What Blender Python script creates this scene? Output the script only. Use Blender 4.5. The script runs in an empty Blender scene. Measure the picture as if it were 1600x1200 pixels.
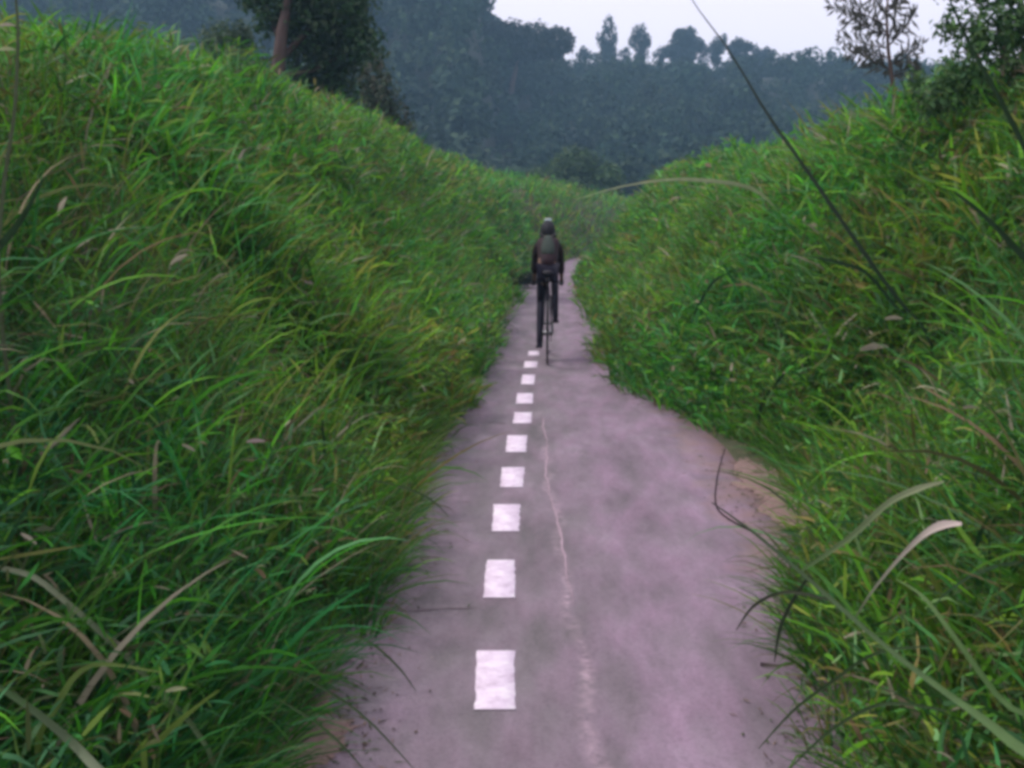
import bpy, math
import numpy as np
from mathutils import Vector, Matrix, Euler

rng = np.random.default_rng(7)
R = math.radians
scene = bpy.context.scene
COL = scene.collection

# ------------------------------------------------------------------ camera, sky, sun, exposure
FPX = 1640.0
CAMZ = 1.55
PITCH = math.atan(260 / FPX)
YAW = math.atan(60 / FPX * math.cos(PITCH))
cam_d = bpy.data.cameras.new('camera')
cam_d.sensor_width = 36.0
cam_d.lens = FPX / 1600 * 36
cam_d.clip_start = 0.05
cam_d.clip_end = 5000
cam = bpy.data.objects.new('camera', cam_d)
cam.location = (0, 0, CAMZ)
cam.rotation_euler = (math.pi / 2 - PITCH, 0, YAW)
COL.objects.link(cam)
scene.camera = cam

SUN_EL, SUN_AZ = R(55), R(-78)           # azimuth from +Y towards +X
world = bpy.data.worlds.new('World')
scene.world = world
world.use_nodes = True
wn, wl = world.node_tree.nodes, world.node_tree.links
wn.clear()
w_out = wn.new('ShaderNodeOutputWorld')
w_bg = wn.new('ShaderNodeBackground')
w_sky = wn.new('ShaderNodeTexSky')
w_sky.sky_type = 'NISHITA'
w_sky.sun_disc = False
w_sky.sun_elevation = SUN_EL
w_sky.sun_rotation = SUN_AZ
w_sky.air_density = 1.5
w_sky.dust_density = 4.0
w_mix = wn.new('ShaderNodeMixRGB')
w_mix.inputs[0].default_value = 0.82
w_mix.inputs[2].default_value = (8.9, 8.1, 9.5, 1)   # thin even cloud cover
w_bg.inputs[1].default_value = 0.1
wl.new(w_sky.outputs[0], w_mix.inputs[1])
wl.new(w_mix.outputs[0], w_bg.inputs[0])
wl.new(w_bg.outputs[0], w_out.inputs[0])

sun_d = bpy.data.lights.new('sun', 'SUN')
sun_d.energy = 1.5
sun_d.angle = R(10)
sun_d.color = (1.0, 0.96, 0.9)
sun = bpy.data.objects.new('sun', sun_d)
sdir = Vector((math.sin(SUN_AZ) * math.cos(SUN_EL), math.cos(SUN_AZ) * math.cos(SUN_EL), math.sin(SUN_EL)))
sun.rotation_euler = sdir.to_track_quat('Z', 'Y').to_euler()
sun.location = (0, 0, 60)
COL.objects.link(sun)

vs = scene.view_settings
vs.view_transform = 'Standard'
vs.look = 'None'
vs.exposure = 0.62
vs.gamma = 1.0
vs.use_curve_mapping = False
scene.render.engine = 'CYCLES'
scene.cycles.filter_width = 3.8
scene.cycles.max_bounces = 7
scene.cycles.diffuse_bounces = 5
scene.cycles.transparent_max_bounces = 4
scene.cycles.volume_bounces = 0
scene.cycles.use_denoising = True

# ------------------------------------------------------------------ helpers
cam_m = Euler(cam.rotation_euler).to_matrix()
CM = np.array(cam_m)


def ray(px, py):
    v = np.array([(px - 800) / FPX, -(py - 600) / FPX, -1.0])
    return CM @ v


def at(px, py, Y):
    d = ray(px, py)
    return np.array([0, 0, CAMZ]) + d * (Y / d[1])


def ongr(px, py, z=0.0):
    d = ray(px, py)
    return np.array([0, 0, CAMZ]) + d * ((z - CAMZ) / d[2])


def sm(t):
    t = np.clip(t, 0, 1)
    return t * t * (3 - 2 * t)


_wv = [(rng.uniform(0, 2 * math.pi), rng.uniform(0.6, 1.6), rng.uniform(0, 6.28)) for _ in range(14)]


def lump(x, y, s=1.0):
    """smooth pseudo noise in about -1..1, feature size ~ s"""
    r = 0
    for a, f, p in _wv:
        r = r + np.sin((x * math.cos(a) + y * math.sin(a)) * f * 3.0 / s + p + 1.3 * np.sin(y * f * 1.1 / s + p))
    return r / 5.0


def cx(y):
    t = np.clip(np.asarray(y, float) - 24, 0, None)
    return 0.0085 * t * t / (1 + t * 0.012)


def EL(y):   # where the left verge grass starts (offset from the path centre line)
    return np.interp(y, [0, 3, 4.2, 5.3, 7, 11.5, 23, 30], [-.82, -.78, -.70, -.75, -.80, -.66, -.80, -.85])


def ER(y):
    return np.interp(y, [0, 3, 3.9, 5.2, 6.6, 7.6, 8.6, 9.4, 12.7, 23], [.82, .82, .99, 1.36, 1.42, 1.2, .86, .68, .62, .70])


def terrain(x, y):
    x = np.asarray(x, float)
    y = np.asarray(y, float)
    u = x - cx(y)
    hl = np.interp(y, [0, 4, 7, 11, 19, 40, 90], [1.75, 1.95, 2.15, 2.38, 2.6, 2.6, 1.7])
    hr = np.interp(y, [0, 4, 8, 11, 15, 26, 60, 90], [1.9, 2.05, 2.0, 1.82, 1.9, 2.2, 1.9, 1.7])
    tl = (-u - (-EL(y)) - .05) / 2.55
    tr = (u - ER(y) - .10) / 2.45
    near = np.where(u < 0, hl * sm(tl) ** .9, hr * sm(tr) ** .9)
    inb = np.where(u < 0, sm(tl * 3), sm(tr * 3))
    near = near + inb * (0.10 * lump(x, y, 3.0) + 0.04 * lump(x + 9, y, 1.1))
    # the wooded hill
    A = 31.5 * sm((y - 88) / 78) * sm((-7.5 - x + (165 - y) * .02) / 9 + .5)
    ridge = 27.6 - 0.028 * np.clip(x - 25, 0, None)
    B = ridge * sm((y - 84) / 140) ** .9
    hill = np.maximum(A, B) + 1.1 * lump(x, y, 30) * sm((y - 90) / 40)
    back = sm((y - 235) / 200)
    return np.where(y > 82, near + hill * (1 - .5 * back), near) * sm((470 - np.abs(x)) / 120) - .25 * (1 - sm((470 - np.abs(x)) / 120))


def surf_hit(px, py, h):
    d = ray(px, py)
    o = np.array([0, 0, CAMZ])
    for s in np.arange(1.0, 60, .04):
        p = o + d * s
        if p[2] < terrain(p[0], p[1]) + h:
            return p
    return o + d * 60


def mesh_obj(name, verts, faces4, faces3, mat, parent=None, col=None, smooth=True, link=True):
    me = bpy.data.meshes.new(name)
    verts = np.asarray(verts, np.float32).reshape(-1, 3)
    f4 = np.asarray(faces4, np.int32).reshape(-1, 4)
    f3 = np.asarray(faces3, np.int32).reshape(-1, 3)
    me.vertices.add(len(verts))
    me.vertices.foreach_set('co', verts.ravel())
    me.loops.add(f4.size + f3.size)
    me.loops.foreach_set('vertex_index', np.concatenate([f4.ravel(), f3.ravel()]))
    me.polygons.add(len(f4) + len(f3))
    tot = np.concatenate([np.full(len(f4), 4, np.int32), np.full(len(f3), 3, np.int32)])
    me.polygons.foreach_set('loop_start', np.concatenate([[0], np.cumsum(tot)[:-1]]).astype(np.int32))
    me.polygons.foreach_set('use_smooth', np.full(len(tot), smooth))
    if col is not None:
        a = me.color_attributes.new('tint', 'FLOAT_COLOR', 'POINT')
        c = np.ones((len(verts), 4), np.float32)
        c[:, :3] = col
        a.data.foreach_set('color', c.ravel())
    me.update(calc_edges=True)
    me.validate()
    if mat:
        me.materials.append(mat)
    o = bpy.data.objects.new(name, me)
    if link:
        COL.objects.link(o)
    if parent:
        o.parent = parent
    return o


def tag(o, label=None, cat=None, group=None, kind=None):
    if label: o['label'] = label
    if cat: o['category'] = cat
    if group: o['group'] = group
    if kind: o['kind'] = kind
    return o


def empty(name, loc, rz=0):
    o = bpy.data.objects.new(name, None)
    o.empty_display_size = .2
    o.location = loc
    o.rotation_euler = (0, 0, rz)
    COL.objects.link(o)
    return o


class MB:
    """collects geometry"""
    def __init__(s):
        s.v, s.q, s.t, s.c, s.n = [], [], [], [], 0

    def add(s, v, q=None, t=None, c=None):
        v = np.asarray(v, float).reshape(-1, 3)
        if q is not None and len(q): s.q.append(np.asarray(q).reshape(-1, 4) + s.n)
        if t is not None and len(t): s.t.append(np.asarray(t).reshape(-1, 3) + s.n)
        s.v.append(v)
        s.c.append(np.broadcast_to(np.asarray((1, 1, 1) if c is None else c, float), v.shape))
        s.n += len(v)

    def build(s, name, mat, parent=None, smooth=True, off=None):
        v = np.concatenate(s.v)
        if off is not None: v = v - np.asarray(off)
        q = np.concatenate(s.q) if s.q else np.zeros((0, 4), int)
        t = np.concatenate(s.t) if s.t else np.zeros((0, 3), int)
        return mesh_obj(name, v, q, t, mat, parent, np.concatenate(s.c), smooth)

    def tube(s, pts, rad, k=8, c=None, flat=1.0):
        pts = np.asarray(pts, float)
        rad = np.broadcast_to(np.asarray(rad, float), (len(pts),))
        tan = np.gradient(pts, axis=0)
        tan /= np.linalg.norm(tan, axis=1)[:, None] + 1e-9
        ref = np.array([0, 0, 1.0]) if abs(tan[0][2]) < .9 else np.array([1.0, 0, 0])
        vs_ = []
        a = np.arange(k) * 2 * math.pi / k
        for p, t, r in zip(pts, tan, rad):
            e1 = np.cross(ref, t); e1 /= np.linalg.norm(e1) + 1e-9
            e2 = np.cross(t, e1); ref = e2 if abs(e2 @ t) < .9 else ref
            ref = e2
            vs_.append(p + r * (np.cos(a)[:, None] * np.cross(e2, t) * 1 + np.sin(a)[:, None] * e2 * flat))
        n = len(pts)
        v = np.concatenate(vs_ + [pts[:1], pts[-1:]])
        q = []
        for i in range(n - 1):
            for j in range(k):
                q.append((i * k + j, i * k + (j + 1) % k, (i + 1) * k + (j + 1) % k, (i + 1) * k + j))
        t = [(n * k, (j + 1) % k, j) for j in range(k)] + [(n * k + 1, (n - 1) * k + j, (n - 1) * k + (j + 1) % k) for j in range(k)]
        s.add(v, q, t, c)

    def box(s, lo, hi, c=None):
        (x0, y0, z0), (x1, y1, z1) = lo, hi
        v = [(x0, y0, z0), (x1, y0, z0), (x1, y1, z0), (x0, y1, z0), (x0, y0, z1), (x1, y0, z1), (x1, y1, z1), (x0, y1, z1)]
        s.add(v, [(0, 3, 2, 1), (4, 5, 6, 7), (0, 1, 5, 4), (1, 2, 6, 5), (2, 3, 7, 6), (3, 0, 4, 7)], None, c)

    def ring(s, cen, Rr, r, k=40, m=8, c=None):
        cen = np.asarray(cen, float)
        a = np.arange(k) * 2 * math.pi / k
        b = np.arange(m) * 2 * math.pi / m
        A, B = np.meshgrid(a, b, indexing='ij')
        v = np.stack([r * np.sin(B), (Rr + r * np.cos(B)) * np.cos(A), (Rr + r * np.cos(B)) * np.sin(A)], -1).reshape(-1, 3) + cen
        q = [(i * m + j, i * m + (j + 1) % m, ((i + 1) % k) * m + (j + 1) % m, ((i + 1) % k) * m + j) for i in range(k) for j in range(m)]
        s.add(v, q, None, c)

    def ball(s, cen, rad, k=16, m=10, c=None):
        cen, rad = np.asarray(cen, float), np.asarray(rad, float)
        a = np.arange(k) * 2 * math.pi / k
        b = np.linspace(0, math.pi, m)
        B, A = np.meshgrid(b, a, indexing='ij')
        v = np.stack([np.sin(B) * np.cos(A), np.sin(B) * np.sin(A), np.cos(B)], -1).reshape(-1, 3) * rad + cen
        q = [(i * k + j, (i + 1) * k + j, (i + 1) * k + (j + 1) % k, i * k + (j + 1) % k) for i in range(m - 1) for j in range(k)]
        s.add(v, q, None, c)


def blades(base, L, w, phi, th0, bend, nseg, col, roll=None, prof=None):
    n = len(base)
    L, w, phi, th0, bend = [np.broadcast_to(np.asarray(a, float), (n,)) for a in (L, w, phi, th0, bend)]
    roll = rng.uniform(-.9, .9, n) if roll is None else roll
    pos = np.array(base, float)
    V = []
    for i in range(nseg + 1):
        t = i / nseg
        th = th0 + bend * t ** 1.4
        d = np.stack([np.sin(th) * np.cos(phi), np.sin(th) * np.sin(phi), np.cos(th)], -1)
        nrm = np.stack([np.cos(th) * np.cos(phi), np.cos(th) * np.sin(phi), -np.sin(th)], -1)
        sd = np.stack([-np.sin(phi), np.cos(phi), 0 * phi], -1)
        r = roll * (1 + .6 * t)
        side = sd * np.cos(r)[:, None] + nrm * np.sin(r)[:, None]
        if i < nseg:
            ww = w * (.55 + 1.3 * t if t < .35 else 1.0 - ((t - .35) / .65) ** 1.6) * .5
            V.append(pos - side * ww[:, None])
            V.append(pos + side * ww[:, None])
            pos = pos + d * (L / nseg)[:, None]
        else:
            V.append(pos)
    V = np.stack(V, 1)
    m = 2 * nseg + 1
    o = (np.arange(n) * m)[:, None]
    q = np.concatenate([o + np.array([[2 * i, 2 * i + 1, 2 * i + 3, 2 * i + 2]]) for i in range(nseg - 1)])
    t3 = o + np.array([[2 * nseg - 2, 2 * nseg - 1, 2 * nseg]])
    return V.reshape(-1, 3), q, t3, np.repeat(col, m, axis=0)


def leaves(cen, size, nrm, col, aspect=.5):
    """rhombic folded leaves"""
    n = len(cen)
    nrm = nrm / (np.linalg.norm(nrm, axis=1)[:, None] + 1e-9)
    a = rng.normal(size=(n, 3))
    d = np.cross(nrm, a); d /= np.linalg.norm(d, axis=1)[:, None] + 1e-9
    s = np.cross(nrm, d)
    size = np.broadcast_to(size, (n,))[:, None]
    p0 = cen - d * size * .5
    p1 = cen + s * size * aspect * .5 + nrm * size * .10
    p2 = cen + d * size * .5
    p3 = cen - s * size * aspect * .5 + nrm * size * .10
    V = np.stack([p0, p1, p2, p3], 1).reshape(-1, 3)
    o = (np.arange(n) * 4)[:, None]
    t = np.concatenate([o + [[0, 1, 2]], o + [[0, 2, 3]]])
    return V, t, np.repeat(col, 4, axis=0)


# ------------------------------------------------------------------ materials
def new_mat(name):
    m = bpy.data.materials.new(name)
    m.use_nodes = True
    nt = m.node_tree
    b = nt.nodes['Principled BSDF']
    return m, nt, b


def leaf_mat(name, rough=.55, trans=.35, spec=.3):
    m, nt, b = new_mat(name)
    N, L = nt.nodes, nt.links
    at_ = N.new('ShaderNodeAttribute'); at_.attribute_name = 'tint'
    tc = N.new('ShaderNodeTexCoord')
    ns = N.new('ShaderNodeTexNoise'); ns.inputs['Scale'].default_value = 14
    L.new(tc.outputs['Object'], ns.inputs['Vector'])
    mr = N.new('ShaderNodeMapRange'); mr.inputs[3].default_value = .7; mr.inputs[4].default_value = 1.3
    L.new(ns.outputs[0], mr.inputs[0])
    mx = N.new('ShaderNodeMixRGB'); mx.blend_type = 'MULTIPLY'; mx.inputs[0].default_value = 1
    L.new(at_.outputs['Color'], mx.inputs[1]); L.new(mr.outputs[0], mx.inputs[2])
    L.new(mx.outputs[0], b.inputs['Base Color'])
    b.inputs['Roughness'].default_value = rough
    b.inputs['Specular IOR Level'].default_value = spec
    tr = N.new('ShaderNodeBsdfTranslucent')
    L.new(mx.outputs[0], tr.inputs['Color'])
    ms = N.new('ShaderNodeMixShader'); ms.inputs[0].default_value = trans
    L.new(b.outputs[0], ms.inputs[1]); L.new(tr.outputs[0], ms.inputs[2])
    L.new(ms.outputs[0], N['Material Output'].inputs['Surface'])
    return m


def plain(name, col, rough=.6, metal=0.0, var=.15, scale=30, spec=.4):
    m, nt, b = new_mat(name)
    N, L = nt.nodes, nt.links
    tc = N.new('ShaderNodeTexCoord')
    ns = N.new('ShaderNodeTexNoise'); ns.inputs['Scale'].default_value = scale
    ns.inputs['Detail'].default_value = 5
    L.new(tc.outputs['Object'], ns.inputs['Vector'])
    cr = N.new('ShaderNodeMixRGB')
    cr.inputs[1].default_value = (*[c * (1 - var) for c in col], 1)
    cr.inputs[2].default_value = (*[min(1, c * (1 + var)) for c in col], 1)
    L.new(ns.outputs[0], cr.inputs[0]); L.new(cr.outputs[0], b.inputs['Base Color'])
    b.inputs['Roughness'].default_value = rough
    b.inputs['Metallic'].default_value = metal
    b.inputs['Specular IOR Level'].default_value = spec
    return m


def ramp(N, pts):
    r = N.new('ShaderNodeValToRGB')
    e = r.color_ramp.elements
    while len(e) < len(pts): e.new(.5)
    for el, (p, c) in zip(e, pts):
        el.position = p
        el.color = (*c, 1)
    return r


M_grass = leaf_mat('grass_leaf', .6, .45, .2)
M_leaf = leaf_mat('tree_leaf', .6, .25, .25)
M_wood = leaf_mat('far_leaf', .8, .15, .1)


def asphalt():
    m, nt, b = new_mat('asphalt')
    N, L = nt.nodes, nt.links
    tc = N.new('ShaderNodeTexCoord')
    # worn pinkish mottling
    n1 = N.new('ShaderNodeTexNoise'); n1.inputs['Scale'].default_value = 2.1; n1.inputs['Detail'].default_value = 12; n1.inputs['Roughness'].default_value = .70
    n1.inputs['Distortion'].default_value = .15
    mp = N.new('ShaderNodeMapping'); mp.inputs['Scale'].default_value = (1.6, .55, 1)
    L.new(tc.outputs['Object'], mp.inputs[0]); L.new(mp.outputs[0], n1.inputs['Vector'])
    r1 = ramp(N, [(.32, (.125, .095, .116)), (.45, (.185, .135, .173)), (.56, (.235, .170, .222)), (.70, (.31, .225, .295))])
    L.new(n1.outputs[0], r1.inputs[0])
    # darker, greyer strip to the left of centre, smooth
    sx = N.new('ShaderNodeSeparateXYZ'); L.new(tc.outputs['Object'], sx.inputs[0])
    n3 = N.new('ShaderNodeTexNoise'); n3.inputs['Scale'].default_value = 1.1; L.new(tc.outputs['Object'], n3.inputs['Vector'])
    ad = N.new('ShaderNodeMath'); ad.operation = 'MULTIPLY_ADD'; ad.inputs[1].default_value = .5; L.new(n3.outputs[0], ad.inputs[0]); L.new(sx.outputs[0], ad.inputs[2])
    mr = N.new('ShaderNodeMapRange'); mr.interpolation_type = 'SMOOTHSTEP'
    mr.inputs[1].default_value = .22; mr.inputs[2].default_value = .62; mr.inputs[3].default_value = .75; mr.inputs[4].default_value = 0
    L.new(ad.outputs[0], mr.inputs[0])
    dk = N.new('ShaderNodeMixRGB'); dk.blend_type = 'MULTIPLY'; dk.inputs[2].default_value = (.74, .84, .73, 1)
    L.new(mr.outputs[0], dk.inputs[0]); L.new(r1.outputs[0], dk.inputs[1])
    # drifting grey / pink hue
    nh = N.new('ShaderNodeTexNoise'); nh.inputs['Scale'].default_value = 4.3; nh.inputs['Detail'].default_value = 6; L.new(mp.outputs[0], nh.inputs['Vector'])
    rh = ramp(N, [(.36, (.96, 1.02, .96)), (.5, (1, 1, 1)), (.64, (1.05, .98, 1.03))]); L.new(nh.outputs[0], rh.inputs[0])
    hm_ = N.new('ShaderNodeMixRGB'); hm_.blend_type = 'MULTIPLY'; hm_.inputs[0].default_value = 1
    L.new(dk.outputs[0], hm_.inputs[1]); L.new(rh.outputs[0], hm_.inputs[2]); dk = hm_
    # aggregate speckle
    vo = N.new('ShaderNodeTexVoronoi'); vo.inputs['Scale'].default_value = 130; L.new(tc.outputs['Object'], vo.inputs['Vector'])
    sp = N.new('ShaderNodeMixRGB'); sp.blend_type = 'MULTIPLY'; sp.inputs[0].default_value = .45
    rs = ramp(N, [(0, (.55, .55, .55)), (.5, (1, 1, 1)), (1, (1.0, 1.0, 1.0))])
    sv = N.new('ShaderNodeSeparateColor'); L.new(vo.outputs['Color'], sv.inputs[0]); L.new(sv.outputs[0], rs.inputs[0])
    L.new(dk.outputs[0], sp.inputs[1]); L.new(rs.outputs[0], sp.inputs[2])
    # broad pale worn streak wandering up the path
    nw = N.new('ShaderNodeTexNoise'); nw.inputs['Scale'].default_value = 1.6; nw.inputs['Detail'].default_value = 4; L.new(tc.outputs['Object'], nw.inputs['Vector'])
    e1 = N.new('ShaderNodeMath'); e1.operation = 'MULTIPLY_ADD'; e1.inputs[1].default_value = .040; L.new(sx.outputs[1], e1.inputs[0]); L.new(sx.outputs[0], e1.inputs[2])
    e2 = N.new('ShaderNodeMath'); e2.operation = 'MULTIPLY_ADD'; e2.inputs[1].default_value = .22; L.new(nw.outputs[0], e2.inputs[0]); L.new(e1.outputs[0], e2.inputs[2])
    e3 = N.new('ShaderNodeMath'); e3.operation = 'SUBTRACT'; e3.inputs[1].default_value = .36; L.new(e2.outputs[0], e3.inputs[0])
    e4 = N.new('ShaderNodeMath'); e4.operation = 'ABSOLUTE'; L.new(e3.outputs[0], e4.inputs[0])
    e5 = N.new('ShaderNodeMapRange'); e5.interpolation_type = 'SMOOTHSTEP'; e5.inputs[1].default_value = .042; e5.inputs[2].default_value = .0; e5.inputs[3].default_value = 0; e5.inputs[4].default_value = 1
    L.new(e4.outputs[0], e5.inputs[0])
    nf = N.new('ShaderNodeTexNoise'); nf.inputs['Scale'].default_value = 28; nf.inputs['Detail'].default_value = 6; L.new(tc.outputs['Object'], nf.inputs['Vector'])
    e6 = N.new('ShaderNodeMath'); e6.operation = 'MULTIPLY'; L.new(e5.outputs[0], e6.inputs[0])
    nm = N.new('ShaderNodeMapRange'); nm.inputs[1].default_value = .38; nm.inputs[2].default_value = .75; nm.inputs[4].default_value = .55; L.new(nf.outputs[0], nm.inputs[0])
    fy = N.new('ShaderNodeMapRange'); fy.inputs[1].default_value = 6; fy.inputs[2].default_value = 10; fy.inputs[3].default_value = 1; fy.inputs[4].default_value = 0; L.new(sx.outputs[1], fy.inputs[0])
    nb = N.new('ShaderNodeTexNoise'); nb.inputs['Scale'].default_value = 2.3; nb.inputs['Detail'].default_value = 2; L.new(e1.outputs[0], nb.inputs['Vector']); L.new(tc.outputs['Object'], nb.inputs['Vector'])
    nc = N.new('ShaderNodeMapRange'); nc.inputs[1].default_value = .38; nc.inputs[2].default_value = .62; nc.inputs[3].default_value = .25; nc.inputs[4].default_value = 1.2; L.new(nb.outputs[0], nc.inputs[0])
    f1 = N.new('ShaderNodeMath'); f1.operation = 'MULTIPLY'; L.new(fy.outputs[0], f1.inputs[0]); L.new(nc.outputs[0], f1.inputs[1])
    f2 = N.new('ShaderNodeMath'); f2.operation = 'MULTIPLY'; L.new(nm.outputs[0], f2.inputs[0]); L.new(f1.outputs[0], f2.inputs[1])
    L.new(f2.outputs[0], e6.inputs[1])
    st = N.new('ShaderNodeMixRGB'); st.inputs[2].default_value = (.50, .36, .42, 1); L.new(e6.outputs[0], st.inputs[0]); L.new(sp.outputs[0], st.inputs[1])
    sp = st
    # soil washed on to the edges
    n4 = N.new('ShaderNodeTexNoise'); n4.inputs['Scale'].default_value = 5; n4.inputs['Detail'].default_value = 8; L.new(tc.outputs['Object'], n4.inputs['Vector'])
    ab = N.new('ShaderNodeMath'); ab.operation = 'ABSOLUTE'; L.new(sx.outputs[0], ab.inputs[0])
    a2 = N.new('ShaderNodeMath'); a2.operation = 'MULTIPLY_ADD'; a2.inputs[1].default_value = .8; L.new(n4.outputs[0], a2.inputs[0]); L.new(ab.outputs[0], a2.inputs[2])
    m2 = N.new('ShaderNodeMapRange'); m2.inputs[1].default_value = 1.25; m2.inputs[2].default_value = 1.75; L.new(a2.outputs[0], m2.inputs[0])
    so = N.new('ShaderNodeMixRGB'); so.inputs[2].default_value = (.25, .155, .13, 1)
    L.new(m2.outputs[0], so.inputs[0]); L.new(sp.outputs[0], so.inputs[1])
    L.new(so.outputs[0], b.inputs['Base Color'])
    b.inputs['Roughness'].default_value = .85
    bp = N.new('ShaderNodeBump'); bp.inputs['Strength'].default_value = .35; bp.inputs['Distance'].default_value = .006
    L.new(vo.outputs['Distance'], bp.inputs['Height']); L.new(bp.outputs[0], b.inputs['Normal'])
    return m


def soil():
    m, nt, b = new_mat('soil')
    N, L = nt.nodes, nt.links
    tc = N.new('ShaderNodeTexCoord')
    n1 = N.new('ShaderNodeTexNoise'); n1.inputs['Scale'].default_value = 3.5; n1.inputs['Detail'].default_value = 9; n1.inputs['Roughness'].default_value = .7
    L.new(tc.outputs['Object'], n1.inputs['Vector'])
    r1 = ramp(N, [(.3, (.035, .045, .02)), (.5, (.06, .065, .03)), (.7, (.13, .095, .06))])
    L.new(n1.outputs[0], r1.inputs[0])
    L.new(r1.outputs[0], b.inputs['Base Color'])
    b.inputs['Roughness'].default_value = .95
    bp = N.new('ShaderNodeBump'); bp.inputs['Strength'].default_value = .6; bp.inputs['Distance'].default_value = .03
    L.new(n1.outputs[0], bp.inputs['Height']); L.new(bp.outputs[0], b.inputs['Normal'])
    return m


def paint():
    m, nt, b = new_mat('worn_road_paint')
    N, L = nt.nodes, nt.links
    tc = N.new('ShaderNodeTexCoord')
    n1 = N.new('ShaderNodeTexNoise'); n1.inputs['Scale'].default_value = 16; n1.inputs['Detail'].default_value = 8; n1.inputs['Roughness'].default_value = .75
    L.new(tc.outputs['Object'], n1.inputs['Vector'])
    r1 = ramp(N, [(.30, (.30, .22, .28)), (.38, (.55, .44, .54)), (.52, (.70, .59, .70)), (.64, (.80, .74, .77))])
    L.new(n1.outputs[0], r1.inputs[0]); L.new(r1.outputs[0], b.inputs['Base Color'])
    b.inputs['Roughness'].default_value = .7
    return m


M_asphalt, M_soil, M_paint = asphalt(), soil(), paint()
M_sand = plain('sandy_dirt', (.22, .145, .13), .95, var=.75, scale=26)
_nt = M_sand.node_tree
_bp = _nt.nodes.new('ShaderNodeBump'); _bp.inputs['Strength'].default_value = .8; _bp.inputs['Distance'].default_value = .012
_ns = [x_ for x_ in _nt.nodes if x_.type == 'TEX_NOISE'][0]; _ns.inputs['Roughness'].default_value = .75
_nt.links.new(_ns.outputs[0], _bp.inputs['Height']); _nt.links.new(_bp.outputs[0], _nt.nodes['Principled BSDF'].inputs['Normal'])
M_crackfill = plain('pale_crack_grit', (.32, .235, .275), .9, var=.3, scale=25)
M_crackdark = plain('dark_crack', (.14, .105, .12), .95, var=.3, scale=20)

# ------------------------------------------------------------------ terrain
def grid_coords():
    xs = np.concatenate([-np.geomspace(7, 500, 42)[::-1], np.arange(-6.8, 6.9, .17), np.geomspace(7, 500, 42)])
    ys = np.concatenate([[-60, -30, -15, -8], np.arange(-4, 40, .3), np.geomspace(40, 82, 60)[:-1], np.linspace(82, 260, 90), np.geomspace(265, 1500, 24)])
    return np.unique(xs), np.unique(ys)


xs, ys = grid_coords()
X, Y = np.meshgrid(xs, ys)
Z = terrain(X, Y)
nx, ny = len(xs), len(ys)
idx = np.arange(nx * ny).reshape(ny, nx)
F = np.stack([idx[:-1, :-1], idx[:-1, 1:], idx[1:, 1:], idx[1:, :-1]], -1).reshape(-1, 4)
M_litter = plain('forest_floor', (.022, .03, .02), .95, var=.4, scale=.6)
g = mesh_obj('ground', np.stack([X, Y, Z], -1), F, [], M_soil)
g.data.materials.append(M_litter)
cy_ = Y[:-1, :-1].ravel()
g.data.polygons.foreach_set('material_index', (cy_ > 88).astype(np.int32))
tag(g, kind='structure')
plainm = mesh_obj('far_ground', [(-4000, -4000, -.6), (4000, -4000, -.6), (4000, 4000, -.6), (-4000, 4000, -.6)], [(0, 1, 2, 3)], [], M_soil)
tag(plainm, kind='structure')

# the path: one asphalt sheet 2 cm thick following the bend
py_ = np.arange(-6, 60, .35)
rows = []
wig = rng.normal(0, .015, (len(py_), 2))
for i, y in enumerate(py_):
    c = float(cx(y))
    hl, hr = -1.02 + wig[i, 0], float(np.interp(y, [0, 7, 9, 60], [1.2, 1.2, .95, .95])) + wig[i, 1]
    rows.append([(c + hl, y, -.01), (c + hl + .015, y, .02)] + [(c + hl + (hr - hl) * k / 8, y, .021) for k in range(1, 8)] + [(c + hr - .015, y, .02), (c + hr, y, -.01)])
pv = np.array(rows); k = pv.shape[1]
ii = np.arange(pv.shape[0] * k).reshape(-1, k)
path = mesh_obj('path', pv, np.stack([ii[:-1, :-1], ii[:-1, 1:], ii[1:, 1:], ii[1:, :-1]], -1).reshape(-1, 4), [], M_asphalt)
tag(path, kind='structure')
PZ = .021

# painted dashes, measured from the photograph: (left px, right px, y top, y bottom)
quads = [((745, 1018), (804, 1018), (806, 1110), (742, 1110)), ((761, 876), (805, 876), (805, 935), (755, 935)), ((772, 789), (813, 789), (811, 831), (769, 831)),
         ((784, 731), (820, 731), (817, 762), (782, 762)), ((793, 681), (824, 681), (822, 707), (790, 707)), ((804, 645), (831, 645), (830, 662), (801, 662)),
         ((808, 615), (833, 615), (832, 631), (806, 631)), ((816, 586), (836, 586), (835, 601), (814, 601)), ((820, 565), (840, 565), (839, 575), (818, 575)),
         ((826, 549), (842, 549), (842, 556), (825, 556))]
for kx in range(10):
    if kx < len(quads):
        tl, tr_, br, bl = [ongr(a, b_, PZ) for a, b_ in quads[kx]]
        last = tl[1]
    else:
        y0 = last + .55 + .98 * (kx - 10); y1 = y0 + .42; xm = -.185 + float(cx(y0))
        tl, tr_, br, bl = [np.array(p) for p in ((xm - .064, y1, PZ), (xm + .064, y1, PZ), (xm + .064, y0, PZ), (xm - .064, y0, PZ))]
    zz = PZ + .004
    nseg = 12
    vv, qq = [], []
    for s_ in range(nseg + 1):
        f = s_ / nseg
        e = rng.normal(0, .0022, 2)
        A_, B_ = bl + (tl - bl) * f, br + (tr_ - br) * f
        x0_, x1_ = A_[0] + e[0], B_[0] + e[1]
        vv += [(x0_, A_[1], PZ + .001), (x0_ + .002, A_[1], zz), (x1_ - .002, B_[1], zz), (x1_, B_[1], PZ + .001)]
        if s_:
            o_ = (s_ - 1) * 4
            for j in range(3): qq.append((o_ + j, o_ + j + 1, o_ + j + 5, o_ + j + 4))
    mesh_obj('painted_dash', vv, qq, [], M_paint, path)


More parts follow.
